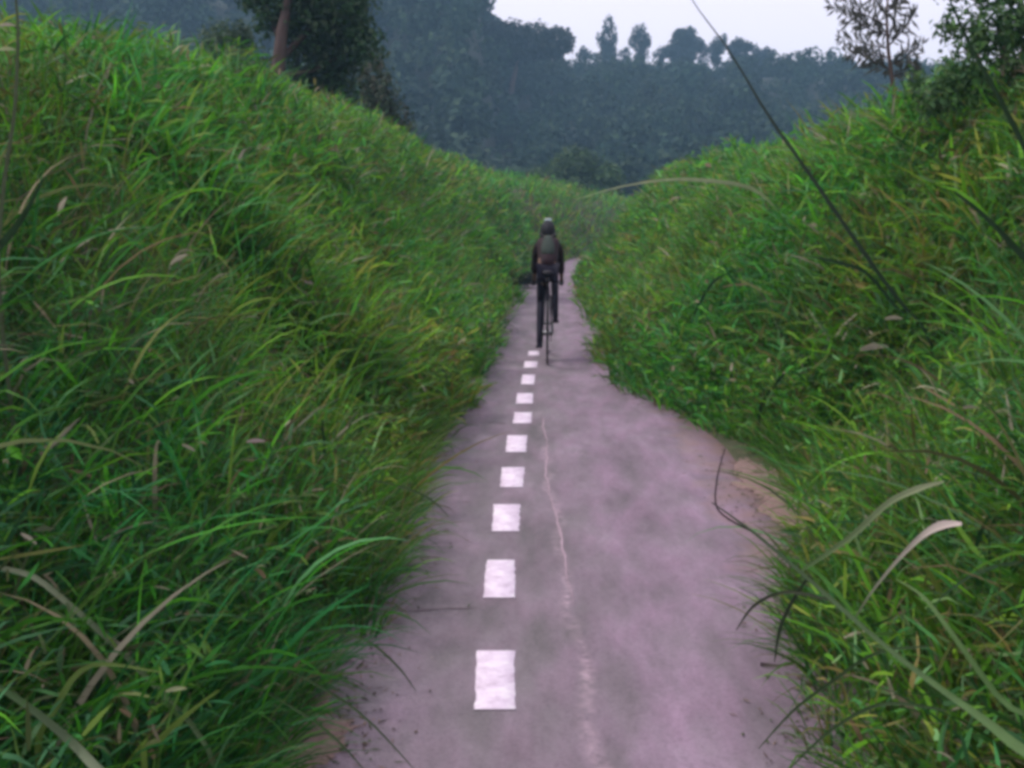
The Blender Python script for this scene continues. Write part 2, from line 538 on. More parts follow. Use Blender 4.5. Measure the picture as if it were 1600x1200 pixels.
def ribbon_on_path(name, pts, width, mat, jit=.006):
    pts = np.array(pts, float)
    seg = []
    for a, b_ in zip(pts[:-1], pts[1:]):
        n = max(2, int(np.linalg.norm(b_ - a) / .03))
        for s_ in range(n): seg.append(a + (b_ - a) * s_ / n)
    seg.append(pts[-1])
    seg = np.array(seg)
    t = np.gradient(seg, axis=0); t /= np.linalg.norm(t, axis=1)[:, None]
    nn = np.stack([-t[:, 1], t[:, 0]], 1)
    s = np.linspace(0, 1, len(seg))
    wob = np.cumsum(rng.normal(0, jit, len(seg))) * .3
    seg = seg + nn * wob[:, None]
    w = width * (.35 + .65 * np.abs(np.sin(s * 9 + 1)) + rng.uniform(-.2, .2, len(seg))) * np.minimum(1, np.minimum(s, 1 - s) * 12 + .1)
    w = np.clip(w, .001, None)
    A, B = seg - nn * w[:, None] / 2, seg + nn * w[:, None] / 2
    v = np.stack([np.column_stack([A, np.full(len(seg), PZ + .004)]), np.column_stack([B, np.full(len(seg), PZ + .004)])], 1).reshape(-1, 3)
    q = [(2 * i, 2 * i + 1, 2 * i + 3, 2 * i + 2) for i in range(len(seg) - 1)]
    return mesh_obj(name, v, q, [], mat, path)


def gp(*pp): return [ongr(a, b_, PZ)[:2] for a, b_ in pp]


ribbon_on_path('pale_crack', gp((849, 650), (852, 720), (857, 770), (872, 830), (887, 885), (901, 950)), .014, M_crackfill, .008)
for l_, w_ in (([(600, 950), (640, 955), (690, 951), (752, 953)], .012), ([(690, 658), (730, 661), (760, 659), (798, 662)], .016)):
    ribbon_on_path('dark_crack', gp(*l_), w_, M_crackdark, .012)


def patch(name, cen, rx, ry, z, mat):
    n = 160
    a = np.arange(n) * 2 * math.pi / n
    r = 1 + .18 * np.sin(3 * a + 1) + .12 * np.sin(7 * a) + .08 * np.sin(17 * a + 2) + rng.normal(0, .07, n)
    out = np.column_stack([cen[0] + rx * r * np.cos(a), cen[1] + ry * r * np.sin(a), np.full(n, z)])
    inn = np.column_stack([cen[0] + rx * .7 * r * np.cos(a), cen[1] + ry * .7 * r * np.sin(a), np.full(n, z + .012)])
    v = np.concatenate([out, inn, [[cen[0], cen[1], z + .018]]])
    q = [(i, (i + 1) % n, n + (i + 1) % n, n + i) for i in range(n)]
    t = [(n + i, n + (i + 1) % n, 2 * n) for i in range(n)]
    o = mesh_obj(name, v, q, t, mat)
    return tag(o, kind='structure')


sc_ = ongr(1215, 775)
patch('sand_patch', (sc_[0] + .06, sc_[1]), .26, .75, .0225, M_sand)
sc_ = ongr(450, 1170)
patch('soil_patch', (sc_[0] - .02, sc_[1] - .05), .16, .42, .0225, M_sand)

# ------------------------------------------------------------------ grass
PAL = 1.06 * np.array([(.09, .27, .015), (.11, .33, .020), (.16, .35, .025), (.055, .20, .05), (.20, .27, .040), (.08, .29, .06), (.20, .19, .06), (.14, .29, .10), (.07, .24, .03)]) * [.98, 1, 1.0]
TAN = np.array([(.34, .29, .19), (.42, .38, .27), (.22, .15, .09)])


def grass_cols(n, x, y, dead=.03):
    p = lump(x, y, 1.6) * .5 + lump(x + 5, y - 3, .5) * .35
    ix = rng.integers(0, len(PAL), n)
    c = PAL[ix] * (1 + .35 * p)[:, None] * rng.uniform(.45, 1.4, n)[:, None]
    wrm = np.clip(lump(x - 7, y + 2, 2.2), -1, 1)
    c[:, 0] *= 1 + .25 * wrm
    near_shade = sm((6.5 - y + 1.2 * lump(x + 2, y, 2.0)) / 4.5) * np.where(rng.random(n) < .75, 1, .2)
    c *= 1 - np.stack([.52 * near_shade, .36 * near_shade, .25 * near_shade], -1)  # shade between dense foreground blades, put into the tint of the nearer grass
    dd = rng.random(n) < dead
    c[dd] = TAN[rng.integers(0, 3, dd.sum())] * rng.uniform(.6, 1.1, dd.sum())[:, None]
    return np.clip(c, .004, .7)


def verge(side, n, y0, y1, Lr, wr, nseg, ypow=1.6, umax=4.6, dead=.03, rise=0.0):
    r = rng.random(n)
    y = (y0 ** (1 - ypow) + r * (y1 ** (1 - ypow) - y0 ** (1 - ypow))) ** (1 / (1 - ypow)) if ypow != 1 else y0 * (y1 / y0) ** r
    e = EL(y) if side < 0 else ER(y)
    out = rng.random(n) ** 1.1 * umax
    # ragged front: tufts
    ed = .10 * lump(y, y * 0 + side, .7) + .05 * lump(y * 2, y, .3)
    u = e + side * (out + ed * .8)
    x = u + cx(y)
    z = terrain(x, y) - .02
    edge = sm(out / .55)
    L = rng.uniform(*Lr, n) * (.40 + .60 * edge) * (1 + .22 * lump(x, y, 1.3))
    w = rng.uniform(*wr, n) * (.7 + .3 * edge)
    to_path = 0 if side < 0 else math.pi
    # gather into tufts: every blade of a tuft leans out from the tuft's middle
    nt = max(n // 26, 1)
    ti = rng.integers(0, nt, n)
    lead = np.full(nt, -1); lead[ti] = np.arange(n)
    li = lead[ti]
    tcx, tcy, tuft_dir = x[li], y[li], rng.uniform(0, 6.28, nt)[ti]
    spread = (.035 + .006 * tcy) * (1 + .3 * rng.normal(size=n))
    an = rng.uniform(0, 2 * math.pi, n)
    intuft = rng.random(n) < .72
    x = np.where(intuft, tcx + np.cos(an) * spread, x)
    y = np.where(intuft, tcy + np.sin(an) * spread, y)
    z = terrain(x, y) - .02
    out2 = np.where(intuft, (side * (x - cx(y)) - side * e[li] * 1.0), out)
    L = np.where(intuft, L[li] * rng.uniform(.6, 1.1, n), L)
    k = rng.random(n)
    phi = np.where(k < .26, to_path + rng.normal(0, .8, n), np.where(intuft, an, rng.uniform(0, 2 * math.pi, n)))
    th0 = np.abs(rng.normal(.30, .25, n))
    bend = np.abs(rng.normal(1.5, .75, n))
    if rise:      # leaves carried part way up the stalks
        z = z + rise * rng.random(n) ** .7 * sm(out / .7 + .05)
        phi = np.where(rng.random(n) < .8, rng.uniform(0, 2 * math.pi, n), phi)
        th0 = rng.uniform(.35, 1.5, n)
        bend = rng.normal(.7, .6, n)
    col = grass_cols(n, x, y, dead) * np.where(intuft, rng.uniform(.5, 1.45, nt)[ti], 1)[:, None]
    return blades(np.stack([x, y, z], -1), L, w, phi, th0, bend, nseg, col)


def weeds(side, n, y0, y1, size, h, ypow=1.5):
    """small broad leaves mixed through the grass"""
    r = rng.random(n)
    y = (y0 ** (1 - ypow) + r * (y1 ** (1 - ypow) - y0 ** (1 - ypow))) ** (1 / (1 - ypow))
    e = EL(y) if side < 0 else ER(y)
    out = .15 + rng.random(n) * 4.0
    x = e + side * out + cx(y)
    keep = lump(x + 3, y, 1.2) > -.1
    x, y, out = x[keep], y[keep], out[keep]
    m = len(x)
    z = terrain(x, y) + rng.uniform(.1, h, m) * sm(out / .6 + .1)
    nr = rng.normal(0, .55, (m, 3)); nr[:, 2] += 1; nr[:, 0] -= side * .5; nr[:, 1] -= .3
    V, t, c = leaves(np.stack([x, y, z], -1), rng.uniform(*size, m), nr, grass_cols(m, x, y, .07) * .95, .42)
    return V, t, c


def verge_object(name, side):
    mb = MB()
    for args in ((30000, 1.0, 7.0, (.30, .75), (.004, .013), 5, 1.3), (8000, 1.2, 7.0, (.15, .4), (.004, .009), 4, 1.3),
                 (22000, 6.5, 20, (.4, .85), (.009, .022), 5, 1.5), (15000, 18, 75, (.5, .95), (.03, .055), 4, 1.7, 7.0)):
        V, q, t, c = verge(side, *args)
        mb.add(V, q, t, c)
    for args in ((50000, 1.0, 7.0, (.08, .28), (.005, .015), 3, 1.3, 4.6, .04, .55), (48000, 6.5, 20, (.12, .36), (.012, .030), 3, 1.5, 4.6, .04, .62),
                 (14000, 18, 70, (.25, .5), (.035, .07), 3, 1.7, 7.0, .03, .6)):
        V, q, t, c = verge(side, *args)
        mb.add(V, q, t, c)
    for args in ((6000, 1.2, 8, (.03, .075), .66), (7000, 7, 22, (.05, .11), .75), (6000, 18, 60, (.12, .28), .8)):
        V, t, c = weeds(side, *args)
        mb.add(V, None, t, c)
    # taller weeds standing out of the grass, mostly toward the crest
    for _ in range(85):
        y0_ = 4.5 * (34 / 4.5) ** rng.random()
        e0 = float(EL(y0_) if side < 0 else ER(y0_))
        x0_ = e0 + side * rng.uniform(1.3, 4.0) + float(cx(y0_))
        m = 34
        xx, yy_ = x0_ + rng.normal(0, .06 + .008 * y0_, m), y0_ + rng.normal(0, .06 + .01 * y0_, m)
        hgt = rng.uniform(.6, 1.0)
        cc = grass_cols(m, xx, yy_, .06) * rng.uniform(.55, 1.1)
        zg = terrain(xx, yy_)
        V, q, t, c = blades(np.stack([xx, yy_, zg], -1), rng.uniform(.6, 1, m) * hgt, .005 + .0012 * y0_, rng.uniform(0, 6.28, m), np.abs(rng.normal(.1, .1, m)), rng.uniform(.1, .7, m), 4, cc)
        mb.add(V, q, t, c)
        k_ = 110
        px3, py3 = x0_ + rng.normal(0, .10 + .008 * y0_, k_), y0_ + rng.normal(0, .12, k_)
        zz3 = terrain(px3, py3) + rng.uniform(.35, 1.0, k_) * hgt * .9
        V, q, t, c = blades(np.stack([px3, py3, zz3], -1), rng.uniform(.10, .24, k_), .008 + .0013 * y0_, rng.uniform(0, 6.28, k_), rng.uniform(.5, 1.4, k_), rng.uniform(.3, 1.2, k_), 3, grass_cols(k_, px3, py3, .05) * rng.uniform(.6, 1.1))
        mb.add(V, q, t, c)
    # long blades that lean out over the path's edge in the foreground
    m = 2600
    y = 1.8 * (7.0 / 1.8) ** rng.random(m)
    e = EL(y) if side < 0 else ER(y)
    clump = lump(y * 1.7, y * 0 + side * 3, .8)
    keep = clump > -.25
    y, e = y[keep], e[keep]; m = len(y)
    x = e + side * rng.uniform(-.02, .28, m) + cx(y)
    tp = 0 if side < 0 else math.pi
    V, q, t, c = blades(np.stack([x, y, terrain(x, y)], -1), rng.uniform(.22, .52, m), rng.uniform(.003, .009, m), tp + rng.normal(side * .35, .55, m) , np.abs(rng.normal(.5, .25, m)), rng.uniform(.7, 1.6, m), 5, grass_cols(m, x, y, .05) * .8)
    mb.add(V, q, t, c)
    # broad strap leaves scattered through the foreground
    m = 420
    y = 1.9 * (5.5 / 1.9) ** rng.random(m)
    x = (EL(y) if side < 0 else ER(y)) + side * rng.uniform(.1, 1.6, m)
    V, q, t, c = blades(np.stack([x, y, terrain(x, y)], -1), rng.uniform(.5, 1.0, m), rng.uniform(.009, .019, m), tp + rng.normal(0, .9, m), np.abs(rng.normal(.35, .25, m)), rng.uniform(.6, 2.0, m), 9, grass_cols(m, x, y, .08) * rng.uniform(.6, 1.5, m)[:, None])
    mb.add(V, q, t, c)
    o = mb.build(name, M_grass, smooth=False)
    return o


tag(verge_object('verge_grass', -1), 'long drooping grass and weeds covering the bank left of the path', 'grass', kind='stuff')
tag(verge_object('verge_grass', 1), 'long drooping grass and weeds covering the bank right of the path', 'grass', kind='stuff')

# straw, crumbs and small stones washed along the path's edges
mb = MB()
n = 3000
y = 2.2 * (26 / 2.2) ** rng.random(n)
sd_ = np.where(rng.random(n) < .5, -1, 1)
off = np.abs(rng.normal(0, .13, n)) - .05
x = np.where(sd_ < 0, EL(y) + off, ER(y) - off) + cx(y)
for q_, pc_, rx_, ry_ in ((0, ongr(1215, 775), .26, .75), (1, ongr(450, 1190), .22, .5)):
    sl = slice(q_ * 700, q_ * 700 + 700)
    x[sl] = pc_[0] + rng.normal(0, rx_ * .6, 700); y[sl] = pc_[1] + rng.normal(0, ry_ * .6, 700)
ln = rng.uniform(.006, .03, n); an = rng.uniform(0, math.pi, n)
hw = rng.uniform(.0015, .004, n)
stone = rng.random(n) < .45
ln = np.where(stone, rng.uniform(.003, .010, n), ln); hw = np.where(stone, ln * .6, hw)
dx, dy = np.cos(an), np.sin(an)
z0 = PZ + .003 + rng.uniform(0, .004, n)
cen = np.stack([x, y, z0], -1)
d = np.stack([dx, dy, rng.normal(0, .05, n)], -1) * ln[:, None]; e_ = np.stack([-dy, dx, 0 * dx], -1) * hw[:, None]
V = np.stack([cen - d, cen - e_, cen + d, cen + e_, cen + np.stack([0 * x, 0 * x, np.where(stone, ln * .6, hw)], -1)], 1).reshape(-1, 3)
o_ = (np.arange(n) * 5)[:, None]
t = np.concatenate([o_ + [[0, 1, 4]], o_ + [[1, 2, 4]], o_ + [[2, 3, 4]], o_ + [[3, 0, 4]]])
pc = np.array([(.14, .10, .085), (.32, .24, .18), (.09, .08, .06), (.26, .19, .17), (.09, .14, .04)])
c = pc[rng.integers(0, 5, n)] * rng.uniform(.6, 1.2, n)[:, None]
mb.add(V, None, t, np.repeat(c, 5, axis=0))
tag(mb.build('path_edge_litter', M_grass, smooth=False), 'dry straw, crumbs of soil and small stones scattered along both edges of the path', 'litter', kind='stuff')

# field beyond the crests and across the bend
mb = MB()
n = 30000
y = 20 * (100 / 20) ** rng.random(n)
x = rng.uniform(-1, 1, n) * (5 + y * .55)
keep = (np.abs(x - cx(y)) > 3.5) | (y > 62)
x, y = x[keep], y[keep]; n = len(x)
V, q, t, c = blades(np.stack([x, y, terrain(x, y) - .03], -1), rng.uniform(.5, 1.0, n), rng.uniform(.03, .08, n), rng.uniform(0, 6.28, n),
                    np.abs(rng.normal(.2, .2, n)), np.abs(rng.normal(.9, .5, n)), 4, grass_cols(n, x, y, .02))
mb.add(V, q, t, c)
tag(mb.build('field_grass', M_grass, smooth=False), 'rough grass on the level ground beyond the banks', 'grass', kind='stuff')

# ------------------------------------------------------------------ trees
BARK = (.10, .07, .055)
M_bark = plain('bark', (.11, .075, .06), .9, var=.5, scale=9)


def crown_points(ells, n, shell=.55):
    """points spread in a union of ellipsoids, thicker toward their skins; returns points and outward normals"""
    ells = np.array(ells, float)      # cx cy cz rx ry rz
    vol = ells[:, 3] * ells[:, 4] * ells[:, 5]
    k = rng.choice(len(ells), n, p=vol ** .75 / (vol ** .75).sum())
    d = rng.normal(size=(n, 3)); d /= np.linalg.norm(d, axis=1)[:, None]
    r = (shell + (1 - shell) * rng.random(n)) * (1 + rng.normal(0, .07, n))
    p = ells[k, :3] + d * r[:, None] * ells[k, 3:]
    return p, d, k


def bumpy(c, r, n, s=.45, flat=1.0):
    """one crown as a cluster of lobes"""
    c, r = np.array(c, float), np.array(r, float)
    out = [(*c, *(r * .7))]
    for _ in range(n):
        d = rng.normal(size=3); d /= np.linalg.norm(d); d[2] *= flat
        q = s * rng.uniform(.65, 1.2)
        out.append((*(c + d * r * (1 - q * .75)), *(r * q)))
    return out


def foliage(mb, ells, n, size, pal, aspect=.6, shell=.5, jit=.3):
    p, d, k = crown_points(ells, n, shell)
    nr = d + rng.normal(0, .6, (n, 3)); nr[:, 2] += .4
    lobe = rng.uniform(.75, 1.25, len(ells))
    pal = np.array(pal)
    c = pal[rng.integers(0, len(pal), n)] * lobe[k][:, None] * rng.uniform(1 - jit, 1 + jit, n)[:, None]
    V, t, cc = leaves(p, rng.uniform(*size, n), nr, c, aspect)
    mb.add(V, None, t, cc)


def tree(name, base, trunk_pts, trunk_r, limbs, ells, n, size, pal, label, cat='tree', group=None, bark=None, aspect=.6, shell=.5):
    root = empty(name, tuple(base))
    tb = MB()
    tb.tube(trunk_pts, trunk_r, 9)
    for l_, r_ in limbs: tb.tube(l_, r_, 6)
    tb.build('trunk', bark or M_bark, root, off=base)
    fm = MB()
    foliage(fm, ells, n, size, pal, aspect, shell)
    fm.build('crown', M_leaf, root, smooth=False, off=base)
    tag(root, label, cat, group)
    return root


FP = [(.022, .045, .018), (.030, .060, .022), (.042, .075, .028)]
HP = [(.018, .040, .030), (.025, .052, .034), (.036, .066, .036)]

# the wood on the hillside: one mass of crowns
mb = MB()
cn = []
yy = 92.0
while yy < 245:
    step = 3.7 + (yy - 92) * .010
    xx = -yy * .62
    while xx < yy * .62:
        x, y = xx + rng.normal(0, 1.3), yy + rng.normal(0, 1.3)
        s = rng.uniform(1.7, 3.4) * (.85 if (x > -6) else 1.15)
        onridge = x > -7 and y > 190
        if onridge: s *= .6
        cn.append((x, y, s))
        xx += step * (1.15 if not onridge else .8)
    yy += step * .95
for x, y, s in cn:
    z = float(terrain(x, y))
    zz = z + s * .9
    e = [(x, y, zz, s * .8, s * .8, s * .8)]
    for _ in range(4):
        a = rng.uniform(0, 6.28)
        e.append((x + math.cos(a) * s * .55, y + math.sin(a) * s * .55, zz + rng.uniform(-.5, .6) * s, s * .5, s * .5, s * .45))
    tn = rng.uniform(.78, 1.15)
    wm = rng.uniform(.85, 1.15)
    foliage(mb, e, 230, (.42 * s / 2.4, .85 * s / 2.4), [(a * tn * wm, b * tn, c_ * tn) for a, b, c_ in HP], .8, .7)
tag(mb.build('hillside_wood', M_wood, smooth=False), 'dense dark wood covering the hillside beyond the path', 'wood', kind='stuff')


def far_tree(px0, px1, ytop, ybase, Yd, label, lobes=7, n=1300, group='trees standing along the hilltop', trunk=True, flat=1.0, name='hilltop_tree', leafs=None, pal=None):
    l, r = at(px0, ytop, Yd), at(px1, ybase, Yd)
    w, h = (r[0] - l[0]), (l[2] - r[2])
    cxm = (l[0] + r[0]) / 2
    base = np.array([cxm, Yd, min(r[2] - .5, float(terrain(cxm, Yd)))])
    th = h * (.05 if trunk else .02)
    cz = r[2] + th + (h - th) / 2
    ells = bumpy((cxm, Yd, cz), (w / 2, w / 2 * .9, (h - th) / 2), lobes + 3, .42, flat)
    ells.append((cxm, Yd, r[2] + h * .12, w * .3, w * .3, h * .2))
    top = cz + (h - th) * .2
    tp = [base - [0, 0, .3], (cxm + .05 * w, Yd, (base[2] + cz) / 2), (cxm, Yd, top)]
    limbs = []
    for _ in range(4):
        a = rng.uniform(0, 6.28)
        q = np.array([cxm, Yd, base[2] + (cz - base[2]) * .8])
        limbs.append(([q, q + [math.cos(a) * w * .18, math.sin(a) * w * .18, h * .12], q + [math.cos(a) * w * .32, math.sin(a) * w * .32, h * .28]], [h * .018, h * .012, h * .006]))
    ls = leafs or (w * .09, w * .16)
    return tree(name, base, tp, [h * .035, h * .028, h * .012], limbs, ells, n, ls, pal or [(.012, .024, .018), (.016, .032, .022)], label, 'tree', group, aspect=.7, shell=.55)


YR = 222
far_tree(1020, 1046, 66, 102, YR, 'small low tree filling the gap left of the widest hilltop tree', 4, 700)
far_tree(1088, 1112, 62, 104, YR, 'small low tree filling the gap right of the widest hilltop tree', 4, 700)
far_tree(1168, 1196, 66, 106, YR, 'ragged low tree joining the square topped tree to its right neighbour', 5, 800)
far_tree(922, 940, 78, 100, YR, 'scrubby tuft at the left foot of the tallest hilltop tree', 3, 400)
far_tree(966, 990, 74, 100, YR, 'scrubby tuft between the tallest and the narrow hilltop trees', 3, 500)
far_tree(932, 972, 24, 100, YR, 'tall oval tree on the hilltop, tallest of the row against the sky')
far_tree(983, 1017, 38, 100, YR, 'narrow rounded tree just right of the tallest hilltop tree')
far_tree(1034, 1100, 42, 102, YR, 'widest bushy tree in the middle of the hilltop row', 9, 1900)
far_tree(1104, 1136, 46, 102, YR, 'small round tree behind the tall leaning reed on the hilltop')
far_tree(1138, 1180, 53, 104, YR, 'square topped tree on the hilltop right of the leaning reed')
far_tree(1183, 1214, 70, 106, YR, 'low tree where the hilltop row slopes down to the right', 5, 900)
far_tree(899, 924, 72, 100, YR, 'little pointed tree left of the tallest hilltop tree', 4, 800)
far_tree(1288, 1340, 91, 116, YR, 'low dome shaped tree alone at the right end of the ridge', 6, 1100, trunk=False)
far_tree(1212, 1250, 92, 112, YR, 'flat low scrubby tree at the right foot of the hilltop row', 5, 800, trunk=False)

# broad crown that ends the nearer wooded hump
Yd = 158
l, r = at(742, 34, Yd), at(896, 96, Yd)
bx, bz = (l[0] + r[0]) / 2, r[2]
ells = []
for px, py, rx, rz in ((770, 62, 34, 26), (800, 62, 30, 25), (835, 64, 32, 23), (868, 66, 27, 20), (850, 78, 32, 14), (790, 84, 40, 16)):
    c_ = at(px, py, Yd + rng.uniform(-1, 1)); ells.append((*c_, rx * Yd / FPX, rx * Yd / FPX, rz * Yd / FPX))
bs = np.array([bx - 2, Yd, float(terrain(bx - 2, Yd))])
ells = [(a, b_, c_, d * 1.1, e * 1.1, f * 1.15) for a, b_, c_, d, e, f in ells]
tree('spreading_tree', bs, [bs - [0, 0, .3], bs + [.2, 0, 3], np.array([bx, Yd, bz + 4])], [.5, .4, .2],
     [([[bx, Yd, bz + 2], [bx + 3, Yd, bz + 4]], [.25, .1])], ells, 5200, (.5, .95), [(.010, .020, .014), (.014, .026, .016)],
     'broad flat topped tree overhanging the right end of the nearer wooded hump', 'tree', aspect=.75, shell=.6)

# round bush in the middle, beyond the path's bend
Yd = 68
ells = []
for px, py, rx, rz in ((850, 285, 36, 28), (900, 262, 42, 34), (945, 282, 34, 30), (885, 300, 60, 24), (815, 300, 24, 14)):
    c_ = at(px, py, Yd + rng.uniform(-.6, .6)); ells.append((*c_, rx * Yd / FPX, rx * Yd / FPX, rz * Yd / FPX))
bs = at(893, 330, Yd); bs[2] = float(terrain(bs[0], bs[1]))
tree('round_bush', bs, [bs - [0, 0, .2], bs + [0, 0, 1.2], bs + [.1, 0, 2.2]], [.16, .12, .05],
     [([bs + [0, 0, .6], bs + [.9, 0, 1.8]], [.08, .03]), ([bs + [0, 0, .6], bs + [-.9, 0, 1.6]], [.08, .03])],
     ells, 5200, (.22, .42), [(.03, .07, .028), (.045, .10, .032), (.06, .115, .035)],
     'round green bush beyond the end of the path, straight behind the cyclist', 'bush')

# low dark clump at the path's left edge behind the rider
Yd = 23.2
bs = at(812, 455, Yd); bs[2] = float(terrain(bs[0], Yd))
ells = [(*(at(px, py, Yd + rng.uniform(-.2, .2))), rx * Yd / FPX, .3, rz * Yd / FPX) for px, py, rx, rz in ((805, 440, 14, 11), (822, 437, 14, 13), (834, 432, 10, 15), (795, 430, 16, 14))]
tree('low_shrub', bs, [bs, bs + [0, 0, .2], bs + [.05, 0, .4]], [.02, .015, .006], [([bs + [0, 0, .05], np.array(e_[:3])], [.012, .005]) for e_ in ells],
     ells, 1500, (.04, .09), [(.010, .022, .014), (.016, .03, .02)], 'low dark clump at the left edge of the path beside the cyclist', 'shrub', aspect=.4, shell=.3)

# dark tree on the left bank
Yd = 21
bs = at(440, 235, Yd); bs[2] = float(terrain(bs[0], Yd))
def e_px(lst, Yd, sy=1.0):
    out = []
    for px, py, rx, rz in lst:
        c_ = at(px, py, Yd + rng.uniform(-.5, .5)); out.append((*c_, rx * Yd / FPX, rx * Yd / FPX * sy, rz * Yd / FPX))
    return out
ells = e_px([(500, 40, 75, 55), (460, 0, 60, 40), (540, 10, 55, 50), (510, 95, 60, 50), (475, 150, 38, 45), (515, 180, 36, 42), (400, -10, 40, 35), (415, 30, 22, 30),
             (560, 70, 45, 35), (500, -60, 90, 60), (405, 120, 26, 50), (455, 110, 22, 50), (450, 30, 30, 40), (530, 140, 40, 40), (500, 190, 40, 35), (425, 165, 40, 30), (455, 185, 40, 30)], Yd)
tp = [bs - [0, 0, .2], at(436, 160, Yd - .75), at(434, 110, Yd - .8), at(440, 50, Yd - .7), at(455, -20, Yd - .2), at(470, -70, Yd)]
tree('dark_tree', bs, tp, [.17, .14, .13, .11, .07, .03],
     [([at(440, 90, Yd - .7), at(490, 40, Yd), at(530, 0, Yd)], [.07, .05, .02]), ([at(440, 70, Yd - .6), at(415, 10, Yd), at(400, -30, Yd)], [.06, .04, .02]),
      ([at(437, 120, Yd - .6), at(490, 110, Yd), at(545, 80, Yd)], [.06, .04, .02])],
     ells, 12500, (.08, .18), [(.012, .042, .012), (.02, .065, .016), (.035, .085, .024), (.055, .09, .04)],
     'dark leafy tree with a bare reddish trunk on top of the left bank', 'tree', aspect=.5, shell=.35, bark=plain('reddish_bark', (.065, .043, .036), .9, var=.45, scale=7))
# greyer shrubs either side of it
Yd = 24
for lst, lab, pal in (([(345, 70, 34, 40), (365, 110, 34, 40), (330, 100, 26, 30), (380, 60, 24, 28)], 'grey green shrub left of the dark tree on the left bank', [(.04, .08, .035), (.06, .10, .05)]),
                      ([(580, 120, 32, 50), (600, 160, 30, 45), (575, 190, 34, 45), (620, 200, 28, 38), (560, 235, 30, 30)], 'loose shrub right of the dark tree, drooping over the bank', [(.04, .075, .035), (.065, .10, .05), (.10, .10, .07)])):
    ells = e_px(lst, Yd)
    bs = at(sum(a[0] for a in lst) / len(lst), 235, Yd); bs[2] = float(terrain(bs[0], Yd))
    top = np.array([bs[0], Yd, max(e[2] for e in ells)])
    tree('bank_shrub', bs, [bs - [0, 0, .2], (bs + top) / 2, top], [.07, .05, .02],
         [([bs + [0, 0, .3], np.array(ells[k_][:3])], [.04, .015]) for k_ in range(len(ells))], ells, 3200, (.07, .17), pal, lab, 'shrub', 'shrubs beside the dark tree', aspect=.5, shell=.3)

# dense shrub at the top right
Yd = 8.2
ells = e_px([(1530, 60, 50, 60), (1485, 40, 26, 30), (1590, 40, 80, 90), (1500, 130, 55, 50), (1570, 160, 70, 70), (1460, 165, 38, 38), (1640, 150, 80, 110), (1530, 220, 65, 50), (1600, 260, 60, 50), (1560, -30, 90, 50), (1430, 130, 22, 24)], Yd, .9)
bs = at(1560, 320, Yd); bs[2] = float(terrain(bs[0], Yd))
tree('bank_bush', bs, [bs - [0, 0, .1], bs + [0, 0, .6], at(1560, 40, Yd)], [.05, .04, .015],
     [([bs + [0, 0, .2], at(a, b_, Yd)], [.025, .008]) for a, b_ in ((1490, 140), (1600, 60), (1520, 60), (1640, 150), (1460, 165))],
     ells, 8500, (.03, .09), [(.03, .08, .028), (.045, .12, .035), (.07, .16, .04), (.10, .18, .06)], 'dense dark green bush filling the top right corner on the right bank', 'bush', aspect=.4, shell=.12)

# feathery sapling against the sky
Yd = 9.5
root_p = at(1400, 175, Yd); root_p[2] = float(terrain(root_p[0], Yd))
sap = empty('feathery_sapling', tuple(root_p))
tag(sap, 'slender sapling with feathery fronds rising from the right bank against the sky', 'sapling')
tb = MB()
tb.tube([root_p - [0, 0, .1], at(1398, 150, Yd), at(1388, 80, Yd), at(1385, 20, Yd), at(1392, -40, Yd)], [.022, .02, .017, .012, .006], 8, (.05, .04, .04))
tb.build('stem', M_bark, sap, off=root_p)
fronds = [((1386, 40), (1350, 25), (1310, -5)), ((1387, 55), (1345, 45), (1298, 8)), ((1388, 75), (1350, 70), (1312, 58)), ((1390, 90), (1355, 85), (1322, 82)),
          ((1388, 60), (1405, 30), (1395, -8)), ((1390, 70), (1415, 45), (1430, 20)), ((1392, 100), (1410, 95), (1440, 70)), ((1386, 30), (1375, 5), (1350, -25)),
          ((1385, 20), (1410, -5), (1425, -40)), ((1393, 110), (1375, 105), (1345, 84)), ((1394, 120), (1415, 112), (1432, 108)), ((1388, 50), (1370, 50), (1335, 20))]
for fr in fronds:
    P3 = [at(a, b_, Yd + rng.uniform(-.25, .25) * k_) for k_, (a, b_) in enumerate(fr)]
    t_ = np.linspace(0, 1, 12)
    cv = np.array([(1 - t) ** 2 * P3[0] + 2 * t * (1 - t) * P3[1] + t * t * P3[2] for t in t_])
    fm = MB()
    fm.tube(cv, np.linspace(.008, .002, 12), 5, (.05, .035, .03))
    for i in range(1, 12):
        tg = cv[min(i + 1, 11)] - cv[i - 1]; tg /= np.linalg.norm(tg)
        for s_ in (-1, 1, -1, 1):
            up = np.array([0, .4 * s_, .9 * s_]) + rng.normal(0, .45, 3)
            d = tg * .7 + up; d /= np.linalg.norm(d)
            ln = .15 * (1.1 - abs(i - 6) / 9) * rng.uniform(.8, 1.2)
            sd = np.cross(d, [0, 1, 0]) + rng.normal(0, .3, 3); sd /= np.linalg.norm(sd)
            v = [cv[i], cv[i] + d * ln * .5 + sd * .011, cv[i] + d * ln, cv[i] + d * ln * .5 - sd * .011]
            fm.add(v, None, [(0, 1, 2), (0, 2, 3)], np.array((.07, .075, .06)) * rng.uniform(.6, 1.2))
    fm.build('frond', M_leaf, sap, smooth=False, off=root_p)

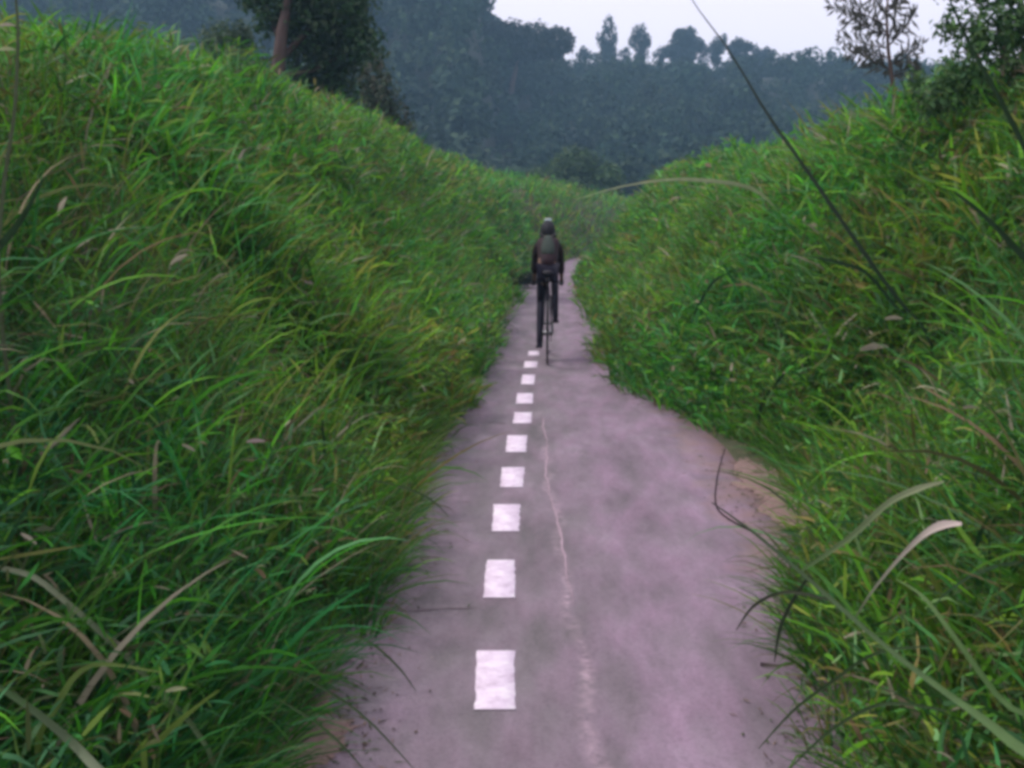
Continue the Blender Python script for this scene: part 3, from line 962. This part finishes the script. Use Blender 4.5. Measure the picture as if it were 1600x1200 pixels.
# ------------------------------------------------------------------ single blades, stems and dead leaves that stand out
def strap(name, pts, widths, col, label, cat, group=None, tipcol=None, fold=.25, twist=0.0, n=18):
    """a single long leaf: ribbon with a V fold through given 3D points, widths in metres"""
    pts = np.array(pts, float)
    s = np.linspace(0, 1, len(pts)); t = np.linspace(0, 1, n)
    # Catmull-like smooth interpolation
    P = np.empty((n, 3))
    for j, tt in enumerate(t):
        k_ = min(int(tt * (len(pts) - 1)), len(pts) - 2)
        f = tt * (len(pts) - 1) - k_
        p0, p1, p2, p3 = pts[max(k_ - 1, 0)], pts[k_], pts[k_ + 1], pts[min(k_ + 2, len(pts) - 1)]
        P[j] = .5 * ((2 * p1) + (-p0 + p2) * f + (2 * p0 - 5 * p1 + 4 * p2 - p3) * f * f + (-p0 + 3 * p1 - 3 * p2 + p3) * f ** 3)
    W = np.interp(t, np.linspace(0, 1, len(widths)), widths)
    T = np.gradient(P, axis=0); T /= np.linalg.norm(T, axis=1)[:, None]
    mid = P[n // 2]
    view = mid - np.array([.25, -.5, CAMZ + .6])
    view /= np.linalg.norm(view)
    V = []
    for j in range(n):
        sd = np.cross(T[j], view); sd /= np.linalg.norm(sd) + 1e-9
        nn = np.cross(sd, T[j])
        a = twist * (t[j] - .5)
        sd2 = sd * math.cos(a) + nn * math.sin(a)
        nn2 = np.cross(sd2, T[j])
        V += [P[j] - sd2 * W[j] / 2, P[j] + nn2 * W[j] * fold, P[j] + sd2 * W[j] / 2]
    q = []
    for j in range(n - 1):
        q += [(3 * j, 3 * j + 1, 3 * j + 4, 3 * j + 3), (3 * j + 1, 3 * j + 2, 3 * j + 5, 3 * j + 4)]
    C = np.repeat(np.array([np.array(col) * (1 - tt) + np.array(tipcol if tipcol is not None else col) * tt for tt in t]), 3, axis=0)
    base = P[0]
    o = mesh_obj(name, np.array(V) - base, q, [], M_grass, None, C)
    o.location = tuple(base)
    return tag(o, label, cat, group)


def pts_px(lst): return [at(a, b_, Y) for a, b_, Y in lst]


def rooted(lst):
    """same, with the foot taken down to the ground"""
    p = pts_px(lst)
    f = p[0].copy()
    g_ = float(terrain(f[0], f[1]))
    if f[2] > g_: p = [np.array([f[0] + .04, f[1], g_ - .02])] + p
    return p


DG, MG, LG, PALE, WHT = (.022, .05, .022), (.055, .13, .035), (.13, .22, .07), (.36, .36, .24), (.62, .58, .48)
G = 'long grass leaves arching into the foreground'

def bank(lst, foot_h=.30):
    """blade rooted in the bank's grass at its first pixel; third numbers are steps toward the viewer in metres"""
    f = surf_hit(lst[0][0], lst[0][1], foot_h)
    p = [at(a, b_, f[1] - dz) for a, b_, dz in lst]
    g_ = np.array([f[0], f[1], float(terrain(f[0], f[1])) - .02])
    return [g_] + p


def part_of(root, o, name):
    """make a strap a part of a reed"""
    for k_ in ('label', 'category', 'group'):
        if k_ in o: del o[k_]
    o.name = name
    w_ = o.location.copy()
    o.parent = root
    o.location = w_ - root.location
    return o


GRASS_LABEL = 'long grass leaves arching into the foreground'
G = GRASS_LABEL
tr_pts = bank([(1455, 535, 0), (1405, 470, .05), (1350, 395, .1), (1260, 265, .15), (1200, 180, .2), (1140, 80, .25), (1095, 20, .3), (1060, -35, .3)], .45)
TY = tr_pts[2][1]
tr = empty('tall_reed', tuple(tr_pts[0]))
tag(tr, 'tall dark reed leaning left, its tip crossing the sky', 'reed')
part_of(tr, strap('x', tr_pts, [.006, .012, .020, .024, .022, .018, .012, .008, .005, .003], DG, '', '', tipcol=(.05, .055, .05)), 'stalk')
part_of(tr, strap('x', [at(1420, 492, TY), at(1400, 480, TY), at(1380, 455, TY), at(1350, 424, TY), at(1310, 410, TY), at(1255, 399, TY)],
      [.006, .014, .018, .020, .016, .004], DG, '', ''), 'leaf')
strap('reed', bank([(1240, 372, 0), (1205, 318, .05), (1165, 291, .1), (1090, 281, .15), (1030, 282, .2), (960, 294, .25), (900, 312, .3)]),
      [.004, .008, .018, .034, .032, .020, .010, .004], (.15, .22, .08), 'pale arching grass blade silhouetted level above the right bank', 'grass blade', G, tipcol=(.42, .46, .28))
strap('reed', bank([(1075, 545, 0), (1082, 500, .05), (1098, 465, .08), (1120, 436, .1), (1150, 422, .1)]), [.01, .02, .024, .02, .006], DG,
      'short dark blade curving right on the right bank beside the path', 'grass blade', G)
strap('reed', bank([(1188, 640, 0), (1212, 600, .05), (1252, 553, .1)]), [.01, .022, .02, .004], DG, 'dark straight blade slanting right at the foot of the right bank', 'grass blade', G)
strap('dry_stalk', bank([(1312, 565, 0), (1300, 540, .02), (1280, 508, .05), (1262, 482, .08)]), [.008, .014, .012, .004], PALE, 'pale dry stalk leaning left on the right bank', 'dry stalk')
lr_pts = rooted([(1660, 1280, 1.55), (1590, 1170, 1.65), (1520, 1112, 1.75), (1450, 1062, 1.9), (1390, 1015, 2.0), (1320, 955, 2.15), (1250, 893, 2.3), (1175, 830, 2.45), (1112, 785, 2.55)])
lr = empty('leaning_reed', tuple(lr_pts[0]))
tag(lr, 'largest foreground reed at the lower right, pale at its broad base, reaching over the path', 'reed')
part_of(lr, strap('x', lr_pts, [.016, .024, .018, .012, .011, .010, .010, .007, .003], (.15, .27, .09), '', '', tipcol=(.02, .035, .02)), 'stalk')
part_of(lr, strap('x', [at(1250, 893, 2.3), at(1330, 838, 2.3), at(1385, 788, 2.3), at(1430, 765, 2.3), at(1475, 752, 2.3)], [.006, .013, .013, .015, .004], (.10, .19, .06), '', '', tipcol=(.38, .42, .24)), 'leaf')
part_of(lr, strap('x', [at(1335, 968, 2.13), at(1362, 925, 2.15), at(1400, 878, 2.2), at(1440, 838, 2.2), at(1472, 820, 2.2), at(1503, 818, 2.2)], [.004, .005, .007, .012, .020, .008], (.12, .18, .07), '', '', tipcol=(.85, .70, .64), twist=.8), 'leaf')
part_of(lr, strap('x', [at(1175, 830, 2.45), at(1140, 812, 2.5), at(1119, 790, 2.5), at(1121, 745, 2.5), at(1133, 700, 2.5)], [.006, .005, .004, .004, .002], (.04, .03, .035), '', ''), 'leaf')
part_of(lr, strap('x', [at(1262, 903, 2.28), at(1235, 945, 2.3), at(1218, 985, 2.35), at(1210, 1035, 2.4)], [.006, .009, .008, .002], (.03, .045, .025), '', ''), 'leaf')
part_of(lr, strap('x', [at(1300, 938, 2.2), at(1230, 925, 2.25), at(1180, 945, 2.3), at(1150, 985, 2.35)], [.005, .008, .007, .002], (.05, .06, .035), '', ''), 'leaf')
strap('twig', [ongr(1188, 1038, .03), ongr(1225, 1040, .035), ongr(1262, 1030, .04)], [.014, .008, .006], (.05, .03, .04), 'small dark twig lying on the right side of the path', 'twig', tipcol=PALE)
strap('reed', rooted([(1640, 1190, 1.8), (1560, 1090, 1.9), (1480, 980, 2.0), (1440, 930, 2.1), (1400, 905, 2.2)]), [.010, .012, .011, .008, .003], MG,
      'green blade rising steeply behind the largest reed at the far lower right', 'grass blade', G, tipcol=LG)
for pp, lab in (([(1450, 1010, 2.2), (1370, 1020, 2.25), (1300, 1065, 2.3), (1240, 1110, 2.35), (1185, 1170, 2.4)], 'dark blade hanging low toward the bottom edge of the path at right'),
                ([(1480, 1110, 2.0), (1380, 1100, 2.05), (1300, 1140, 2.1), (1230, 1205, 2.1)], 'dark blade drooping out of the frame at lower right')):
    strap('reed', pts_px(pp), [.004, .007, .008, .006, .002], (.05, .09, .035), lab, 'grass blade', G)
GL = 'pale blades in the lower left foreground'
strap('reed', rooted([(330, 1180, 2.3), (240, 1070, 2.4), (160, 990, 2.4), (100, 938, 2.4), (50, 900, 2.4), (-10, 885, 2.4)]), [.008, .012, .014, .013, .014, .010], (.06, .14, .035),
      'blade arching left with a pale tip at the left edge', 'grass blade', GL, tipcol=(.35, .38, .25))
strap('reed', rooted([(240, 1290, 1.8), (155, 1205, 1.85), (112, 1160, 1.9), (50, 1108, 1.9), (-15, 1065, 1.9)]), [.010, .018, .018, .014, .010], (.34, .36, .26),
      'pale thick blade crossing the lower left corner', 'grass blade', GL, tipcol=MG)
strap('reed', rooted([(225, 1190, 2.1), (245, 1160, 2.1), (290, 1118, 2.1), (342, 1078, 2.1)]), [.010, .014, .012, .003], (.16, .25, .05),
      'short yellow green blade slanting right near the lower left', 'grass blade', GL)
strap('reed', rooted([(60, 1190, 2.0), (85, 1110, 2.0), (140, 1040, 2.05), (250, 1050, 2.05)]), [.010, .014, .012, .003], (.14, .22, .05), 'green blade arching right above the thick pale one', 'grass blade', GL)
GD = 'dark blades drooping over the left edge of the path'
for pp, lab in (([(300, 1060, 2.75), (390, 1070, 2.7), (480, 1120, 2.62), (530, 1160, 2.55), (575, 1210, 2.5)], 'dark blade drooping on to the path at the very bottom, left of its twin'),
                ([(330, 1030, 2.9), (430, 1040, 2.85), (520, 1085, 2.75), (580, 1130, 2.65), (650, 1205, 2.6)], 'dark blade drooping furthest on to the path at lower left'),
                ([(420, 985, 3.2), (500, 985, 3.1), (570, 1000, 3.0), (620, 1040, 2.95), (650, 1080, 2.95)], 'thin dark blade drooping on to the path level with the nearest dash'),
                ([(520, 745, 4.6), (590, 752, 4.4), (640, 765, 4.2), (675, 782, 4.2), (702, 808, 4.2)], 'dark leaf sticking out over the left side of the path')):
    strap('drooping_reed', pts_px(pp), [.004, .007, .008, .006, .002], (.045, .08, .03), lab, 'grass blade', GD)
GR = 'dark long leaves hanging across the top right'
strap('reed', rooted([(1760, 700, 3.0), (1720, 480, 3.0), (1620, 270, 3.0), (1560, 150, 3.0), (1515, 70, 3.0), (1480, -10, 3.0)]), [.012, .018, .017, .014, .010, .004], DG, 'dark reed leaf leaning left through the top right bush', 'reed', GR)
strap('reed', rooted([(1760, 620, 2.8), (1650, 460, 2.8), (1580, 380, 2.8), (1530, 330, 2.8), (1490, 300, 2.8)]), [.022, .024, .020, .012, .003], DG, 'dark reed leaf below the top right bush at the right edge', 'reed', GR)
strap('reed', rooted([(-60, 460, 3.0), (0, 385, 3.0), (35, 340, 3.0), (70, 275, 3.0)]), [.02, .022, .02, .004], DG, 'dark reed leaf rising at the left edge of the left bank', 'reed')
strap('wild_plant', rooted([(0, 480, 3.0), (5, 300, 3.0), (22, 180, 3.0), (28, 60, 3.0), (24, -10, 3.0)]), [.012, .012, .011, .009, .006], (.07, .09, .05), 'upright weed stalk at the upper left edge', 'weed')
strap('wild_plant', bank([(508, 740, 0), (507, 700, .03), (503, 655, .06)]), [.014, .018, .016, .005], DG, 'short dark stalk standing up in the left bank beside the path', 'stalk')

# pale dead leaves caught in the grass
dry = [(280, 405, 30, -.5, 'pale dead leaf highest up the left bank near the left edge'), (480, 441, 26, .4, 'pink tinged dead leaf in the middle of the left bank'),
       (97, 322, 30, -1.1, 'large pale dead leaf at the far left of the left bank'), (515, 200, 24, 0, 'pale dead leaf near the crest under the dark tree'),
       (405, 232, 34, .1, 'long pale dead leaf below the crest of the left bank'), (322, 102, 16, .2, 'tan seed head on the skyline of the left bank'),
       (12, 40, 22, 0, 'topmost pale leaf on the weed stalk at upper left'), (12, 78, 24, 0, 'yellowish leaf on the weed stalk at upper left'), (295, 700, 22, .5, 'pale dead leaf half way down the left bank'),
       (400, 690, 28, 0, 'pinkish dead leaf low on the left bank'), (275, 1078, 30, -.1, 'pale green leaf glinting near the lower left corner'), (45, 842, 26, .7, 'pale leaf tip low at the left edge'),
       (1397, 498, 28, 0, 'small pale dead leaf above the long horizontal one on the right bank'), (1366, 544, 44, -.1, 'long horizontal pale leaf on the right bank'),
       (1517, 637, 24, 0, 'bright dead leaf at the right, left of the pair'), (1566, 643, 24, 0, 'yellowish dead leaf at the right, right of the pair'), (1268, 202, 14, 0, 'tan seed head on the skyline of the right bank')]
for px, py, wpx, ang, lab in dry:
    c_ = surf_hit(px, py, .62) if not (px < 20 and py < 100) else at(px, py, 3.0)
    dist = np.linalg.norm(c_ - [0, 0, CAMZ])
    w = wpx / FPX * dist
    ax = np.array([math.cos(ang), .15, -math.sin(ang)]); ax /= np.linalg.norm(ax)
    col = np.array((.48, .42, .32)) * rng.uniform(.75, 1.15)
    if 'pink' in lab: col = np.array((.5, .38, .36))
    if 'yellow' in lab or 'green' in lab: col = np.array((.38, .42, .22))
    strap('dry_leaf', [c_ - ax * w / 2, c_ + np.array([0, 0, w * .07]), c_ + ax * w / 2], [w * .10, w * .24, w * .04], col, lab, 'leaf', 'pale dead leaves caught in the grass', n=8, twist=.6)

# ------------------------------------------------------------------ bicycle
M_rubber = plain('tyre_rubber', (.02, .02, .022), .8)
M_frame = plain('dark_frame_paint', (.025, .02, .035), .35, .2)
M_metal = plain('bare_metal', (.30, .30, .32), .35, .9)
M_saddle = plain('saddle_vinyl', (.015, .013, .018), .6)
bc = ongr(855, 569, PZ)
BX, BY = float(bc[0]), float(bc[1])
bike = empty('bicycle', (BX, BY, PZ))
tag(bike, 'dark road bicycle with drop handlebars seen from behind under the rider', 'bicycle')
wr = .335
for wy in (0.0, .985):
    wl_ = MB(); wl_.ring((0, wy, wr), wr - .012, .012, 48, 8)
    tyre = wl_.build('wheel', M_rubber, bike)
    rm = MB(); rm.ring((0, wy, wr), wr - .032, .009, 48, 6); rm.build('rim', M_metal, tyre)
    sp = MB()
    for a in range(20):
        an = a * 2 * math.pi / 20
        sp.tube([(.02 * (-1) ** a, wy + .02 * math.cos(an), wr + .02 * math.sin(an)), (0, wy + .3 * math.cos(an), wr + .3 * math.sin(an))], .0012, 4)
    sp.tube([(-.06, wy, wr), (.06, wy, wr)], .016, 10)
    sp.build('spokes_and_hub', M_metal, tyre)
fb = MB()
BB, ST, HT, HB = (0, .41, .275), (0, .26, .80), (0, .83, .83), (0, .87, .70)
for a, b_, r_ in ((BB, ST, .017), (ST, HT, .015), (BB, HB, .019), (HT, HB, .02)): fb.tube([a, b_], r_, 10)
for s_ in (-1, 1):
    fb.tube([(s_ * .02, .40, .275), (s_ * .06, 0, wr)], [.012, .009], 8)
    fb.tube([(s_ * .015, .262, .78), (s_ * .06, 0, wr)], [.009, .008], 8)
fb.build('frame', M_frame, bike)
fk = MB()
fk.tube([HB, (0, .885, .67)], .018, 8)
for s_ in (-1, 1): fk.tube([(0, .885, .675), (s_ * .05, .90, .64), (s_ * .05, .985, wr)], [.014, .013, .008], 8)
fk.build('fork', M_frame, bike)
sd = MB(); sd.tube([ST, (0, .225, .93)], .013, 10); sd.build('seat_post', M_metal, bike)
sd = MB(); sd.ball((0, .17, .955), (.075, .10, .028)); sd.ball((0, .27, .955), (.03, .12, .022)); sd.build('saddle', M_saddle, bike)
hb = MB(); hb.tube([HT, (0, .84, .88), (0, .93, .92)], .015, 8); hb.build('stem', M_frame, bike)
hb = MB()
hb.tube([(-.16, .93, .92), (0, .93, .92), (.16, .93, .92)], .0135, 8)
for s_ in (-1, 1):
    hb.tube([(s_ * .16, .93, .92), (s_ * .17, .99, .92), (s_ * .175, 1.03, .90), (s_ * .177, 1.03, .85), (s_ * .177, .99, .80), (s_ * .177, .90, .79)], .014, 8)
hb.build('handlebar', M_saddle, bike)
hd = MB()
for s_ in (-1, 1):
    hd = MB(); hd.tube([(s_ * .175, 1.0, .93), (s_ * .175, 1.06, .955), (s_ * .175, 1.06, .90), (s_ * .175, 1.03, .84)], [.016, .016, .009, .005], 8); hd.build('brake_lever', M_saddle, bike)
ck = MB(); ck.ring((.045, .41, .275), .085, .004, 36, 6)
for a in range(5): ck.tube([(.045, .41, .275), (.045, .41 + .085 * math.cos(a * 1.257), .275 + .085 * math.sin(a * 1.257))], .007, 5)
ck.tube([(-.06, .41, .275), (.06, .41, .275)], .018, 8); ck.build('chainring', M_metal, bike)
PLP, PRP = (-.07, .41 - .115, .275 - .125), (.07, .41 + .115, .275 + .125)
for (px_, py2, pz), s_ in ((PLP, -1), (PRP, 1)):
    ca = MB(); ca.tube([(s_ * .06, .41, .275), (px_, py2, pz)], [.013, .010], 8); ca.build('crank_arm', M_metal, bike)
    pd = MB(); pd.box((s_ * .105 - .04, py2 - .045, pz - .01), (s_ * .105 + .04, py2 + .045, pz + .01)); pd.build('pedal', M_saddle, bike)
tl = MB(); tl.ball((0, .125, .875), (.03, .04, .04)); tl.build('saddle_bag', M_saddle, bike)
chn = MB()
for dz in (.085, -.085):
    chn.tube([(.045, .41, .275 + dz), (.045, 0, wr + dz * .45)], .004, 5)
chn.build('chain', M_metal, bike)
cs = MB(); cs.ring((.045, 0, wr), .035, .006, 20, 6); cs.build('sprocket', M_metal, bike)

# ------------------------------------------------------------------ rider
M_skin = plain('skin', (.16, .085, .06), .6, var=.06)
M_jersey = plain('maroon_jersey', (.022, .008, .012), .85, var=.2, scale=18)
M_panel = plain('grey_green_panel', (.028, .042, .032), .85, var=.25, scale=14)
M_tights = plain('navy_tights', (.008, .006, .018), .8, var=.2)
M_shoe = plain('black_shoe', (.015, .013, .03), .5)
M_helmet = plain('helmet_shell', (.010, .010, .014), .8)
M_helmet2 = plain('pale_helmet_stripe', (.50, .62, .66), .35)
rider = empty('person', (BX, BY, PZ))
rider.scale = (.86, 1, 1)
bike.scale = (.86, 1, 1)
tag(rider, 'cyclist riding away, bent over the bars in dark jersey, tights and helmet', 'person')


def skin_obj(name, joints, links, mat, parent, root=0, sub=2):
    me = bpy.data.meshes.new(name)
    me.from_pydata([j[0] for j in joints], links, [])
    o = bpy.data.objects.new(name, me)
    COL.objects.link(o); o.parent = parent
    me.materials.append(mat)
    md = o.modifiers.new('skin', 'SKIN'); md.use_smooth_shade = True
    for i, j in enumerate(joints):
        r_ = j[1]
        me.skin_vertices[0].data[i].radius = r_ if isinstance(r_, tuple) else (r_, r_)
        me.skin_vertices[0].data[i].use_root = (i == root)
    ss = o.modifiers.new('subd', 'SUBSURF'); ss.levels = sub; ss.render_levels = sub
    return o


def body_graph(grow=0.0):
    J = [((0, .20, .97), .105), ((0, .30, 1.08), .122), ((0, .42, 1.17), .135), ((0, .53, 1.23), .122), ((0, .61, 1.30), .052), ((0, .67, 1.34), .064), ((0, .70, 1.375), .074), ((0, .715, 1.42), .060)]
    Lk = [(0, 1), (1, 2), (2, 3), (3, 4), (4, 5), (5, 6), (6, 7)]
    for s_ in (-1, 1):
        b0 = len(J)
        J += [((s_ * .10, .545, 1.235), .060), ((s_ * .142, .58, 1.195), .050), ((s_ * .158, .66, 1.09), .042), ((s_ * .170, .735, 1.00), .038), ((s_ * .176, .83, .92), .033), ((s_ * .178, .905, .855), .024), ((s_ * .178, .94, .82), .026)]
        Lk += [(3, b0)] + [(b0 + i, b0 + i + 1) for i in range(6)]
    for s_, kn, an in ((-1, (.485, .635), (.265, .235)), (1, (.635, .905), (.495, .485))):
        b0 = len(J)
        hx = s_ * .055
        kx_, ax_ = s_ * .085, s_ * .10
        J += [((hx, .22, .96), .078), (((hx + kx_) / 2, (.22 + kn[0]) / 2, (.97 + kn[1]) / 2), .066), ((kx_, kn[0], kn[1]), .050),
              (((kx_ * .7 + ax_ * .3), kn[0] * .7 + an[0] * .3 - .015, kn[1] * .7 + an[1] * .3), .046), ((ax_, an[0], an[1]), .033), ((ax_, an[0] - .01, an[1] - .055), .033), ((ax_, an[0] + .12, an[1] - .075), .028)]
        Lk += [(0, b0)] + [(b0 + i, b0 + i + 1) for i in range(6)]
    return J, Lk


J, Lk = body_graph()
skin_obj('body', J, Lk, M_skin, rider)
# clothes follow the same joints a little larger
tj = [((0, .19, .97), .108)] + [J[i] for i in (1, 2, 3)] + [((0, .575, 1.285), .076)] + [J[i] for i in range(8, 13)] + [J[i] for i in range(15, 20)]
tj = [(p, r_ + .010) for p, r_ in tj]
tl_ = [(0, 1), (1, 2), (2, 3), (3, 4), (3, 5)] + [(5 + i, 6 + i) for i in range(4)] + [(3, 10)] + [(10 + i, 11 + i) for i in range(4)]
skin_obj('jersey', tj, tl_, M_jersey, rider)
lj = [((0, .20, .97), .098)] + [J[i] for i in range(22, 28)] + [J[i] for i in range(29, 35)]
lj = [(p, r_ + .006) for p, r_ in lj]
ll = [(0, 1)] + [(i, i + 1) for i in range(1, 6)] + [(0, 7)] + [(i, i + 1) for i in range(7, 12)]
skin_obj('tights', lj, ll, M_tights, rider)
# back panel / small pack lying on the back
pk = skin_obj('backpack', [((0, .215, 1.12), (.085, .04)), ((0, .28, 1.20), (.10, .055)), ((0, .37, 1.285), (.075, .05)), ((0, .45, 1.335), (.05, .035))], [(0, 1), (1, 2), (2, 3)], M_panel, rider)
for s_ in (-1, 1):
    sb = MB(); sb.tube([(s_ * .06, .44, 1.325), (s_ * .09, .55, 1.36), (s_ * .09, .64, 1.27), (s_ * .10, .55, 1.16)], .014, 6, flat=.5); sb.build('shoulder_strap', M_saddle, pk)
# shoes
for s_, an in ((-1, (.265, .235)), (1, (.495, .485))):
    skin_obj('shoe', [((s_ * .10, an[0] - .035, an[1] - .055), (.036, .036)), ((s_ * .10, an[0] + .04, an[1] - .062), (.040, .036)), ((s_ * .102, an[0] + .13, an[1] - .075), (.042, .026)), ((s_ * .102, an[0] + .17, an[1] - .08), (.030, .02))],
             [(0, 1), (1, 2), (2, 3)], M_shoe, rider)
# gloved hands closed round the drops
for s_ in (-1, 1):
    gl = MB()
    hx, hy, hz = s_ * .177, .955, .80
    gl.ball((hx + s_ * .012, hy - .005, hz + .022), (.022, .045, .032))
    for f in range(4):
        fy = hy + .033 - f * .021
        gl.tube([(hx + s_ * .018, fy, hz + .025), (hx + s_ * .026, fy, hz - .002), (hx + s_ * .012, fy, hz - .026), (hx - s_ * .014, fy, hz - .022), (hx - s_ * .022, fy, hz - .006)],
                [.0095, .009, .0085, .008, .006 - .0005 * f], 7)
    gl.tube([(hx, hy + .03, hz + .03), (hx - s_ * .022, hy + .045, hz + .02), (hx - s_ * .026, hy + .05, hz - .004), (hx - s_ * .018, hy + .052, hz - .02)], [.012, .010, .009, .007], 7)
    gl.build('glove', M_saddle, rider)
# head: nose, ears, eyes, mouth, helmet
hd = MB()
hd.ball((0, .785, 1.36), (.012, .018, .018)); hd.build('nose', M_skin, rider)
for s_ in (-1, 1):
    er = MB(); er.ball((s_ * .078, .69, 1.37), (.012, .02, .032)); er.build('ear', M_skin, rider)
    ey = MB(); ey.ball((s_ * .032, .768, 1.385), (.012, .009, .009)); ey.build('eye', M_helmet2, rider)
mo = MB(); mo.ball((0, .762, 1.32), (.025, .01, .006)); mo.build('mouth', M_jersey, rider)
hl = MB()
kk, mm = 24, 10
vv, qq = [], []
for i in range(mm + 1):
    b_ = i / mm * math.pi * .56
    for j in range(kk):
        a = j * 2 * math.pi / kk
        x_, y_, z_ = math.sin(b_) * math.cos(a), math.sin(b_) * math.sin(a), math.cos(b_)
        rr = (.080, .125, .100)
        vv.append((x_ * rr[0], y_ * rr[1] - .01, z_ * rr[2]))
for i in range(mm):
    for j in range(kk): qq.append((i * kk + j, (i + 1) * kk + j, (i + 1) * kk + (j + 1) % kk, i * kk + (j + 1) % kk))
hl.add(np.array(vv) @ np.array(Matrix.Rotation(R(10), 3, 'X')).T + [0, .70, 1.385], qq)
he = hl.build('helmet', M_helmet, rider)
so = he.modifiers.new('thick', 'SOLIDIFY'); so.thickness = .018; so.offset = 1
for dx in (-.03, .0, .03):
    st = MB()
    pp = []
    for a in np.linspace(-.35, 1.2, 9):
        pp.append((dx, .70 + .14 * math.sin(a), 1.402 + .108 * math.cos(a) * math.sqrt(max(0, 1 - (dx / .115) ** 2))))
    st.tube(pp, [.004] + [.013] * 7 + [.004], 6); st.build('helmet_rib', M_helmet2, he)

# ------------------------------------------------------------------ haze
hz = MB(); hz.box((-480, -30, -1.9), (480, 480, 62))
hm = bpy.data.materials.new('haze_air'); hm.use_nodes = True
hn = hm.node_tree.nodes
hn.remove(hn['Principled BSDF'])
pv_ = hn.new('ShaderNodeVolumePrincipled')
pv_.inputs['Color'].default_value = (.42, .74, 1.0, 1)
pv_.inputs['Density'].default_value = .00125
hm.node_tree.links.new(pv_.outputs[0], hn['Material Output'].inputs['Volume'])
hob = hz.build('haze', hm, smooth=False)
tag(hob, kind='stuff')
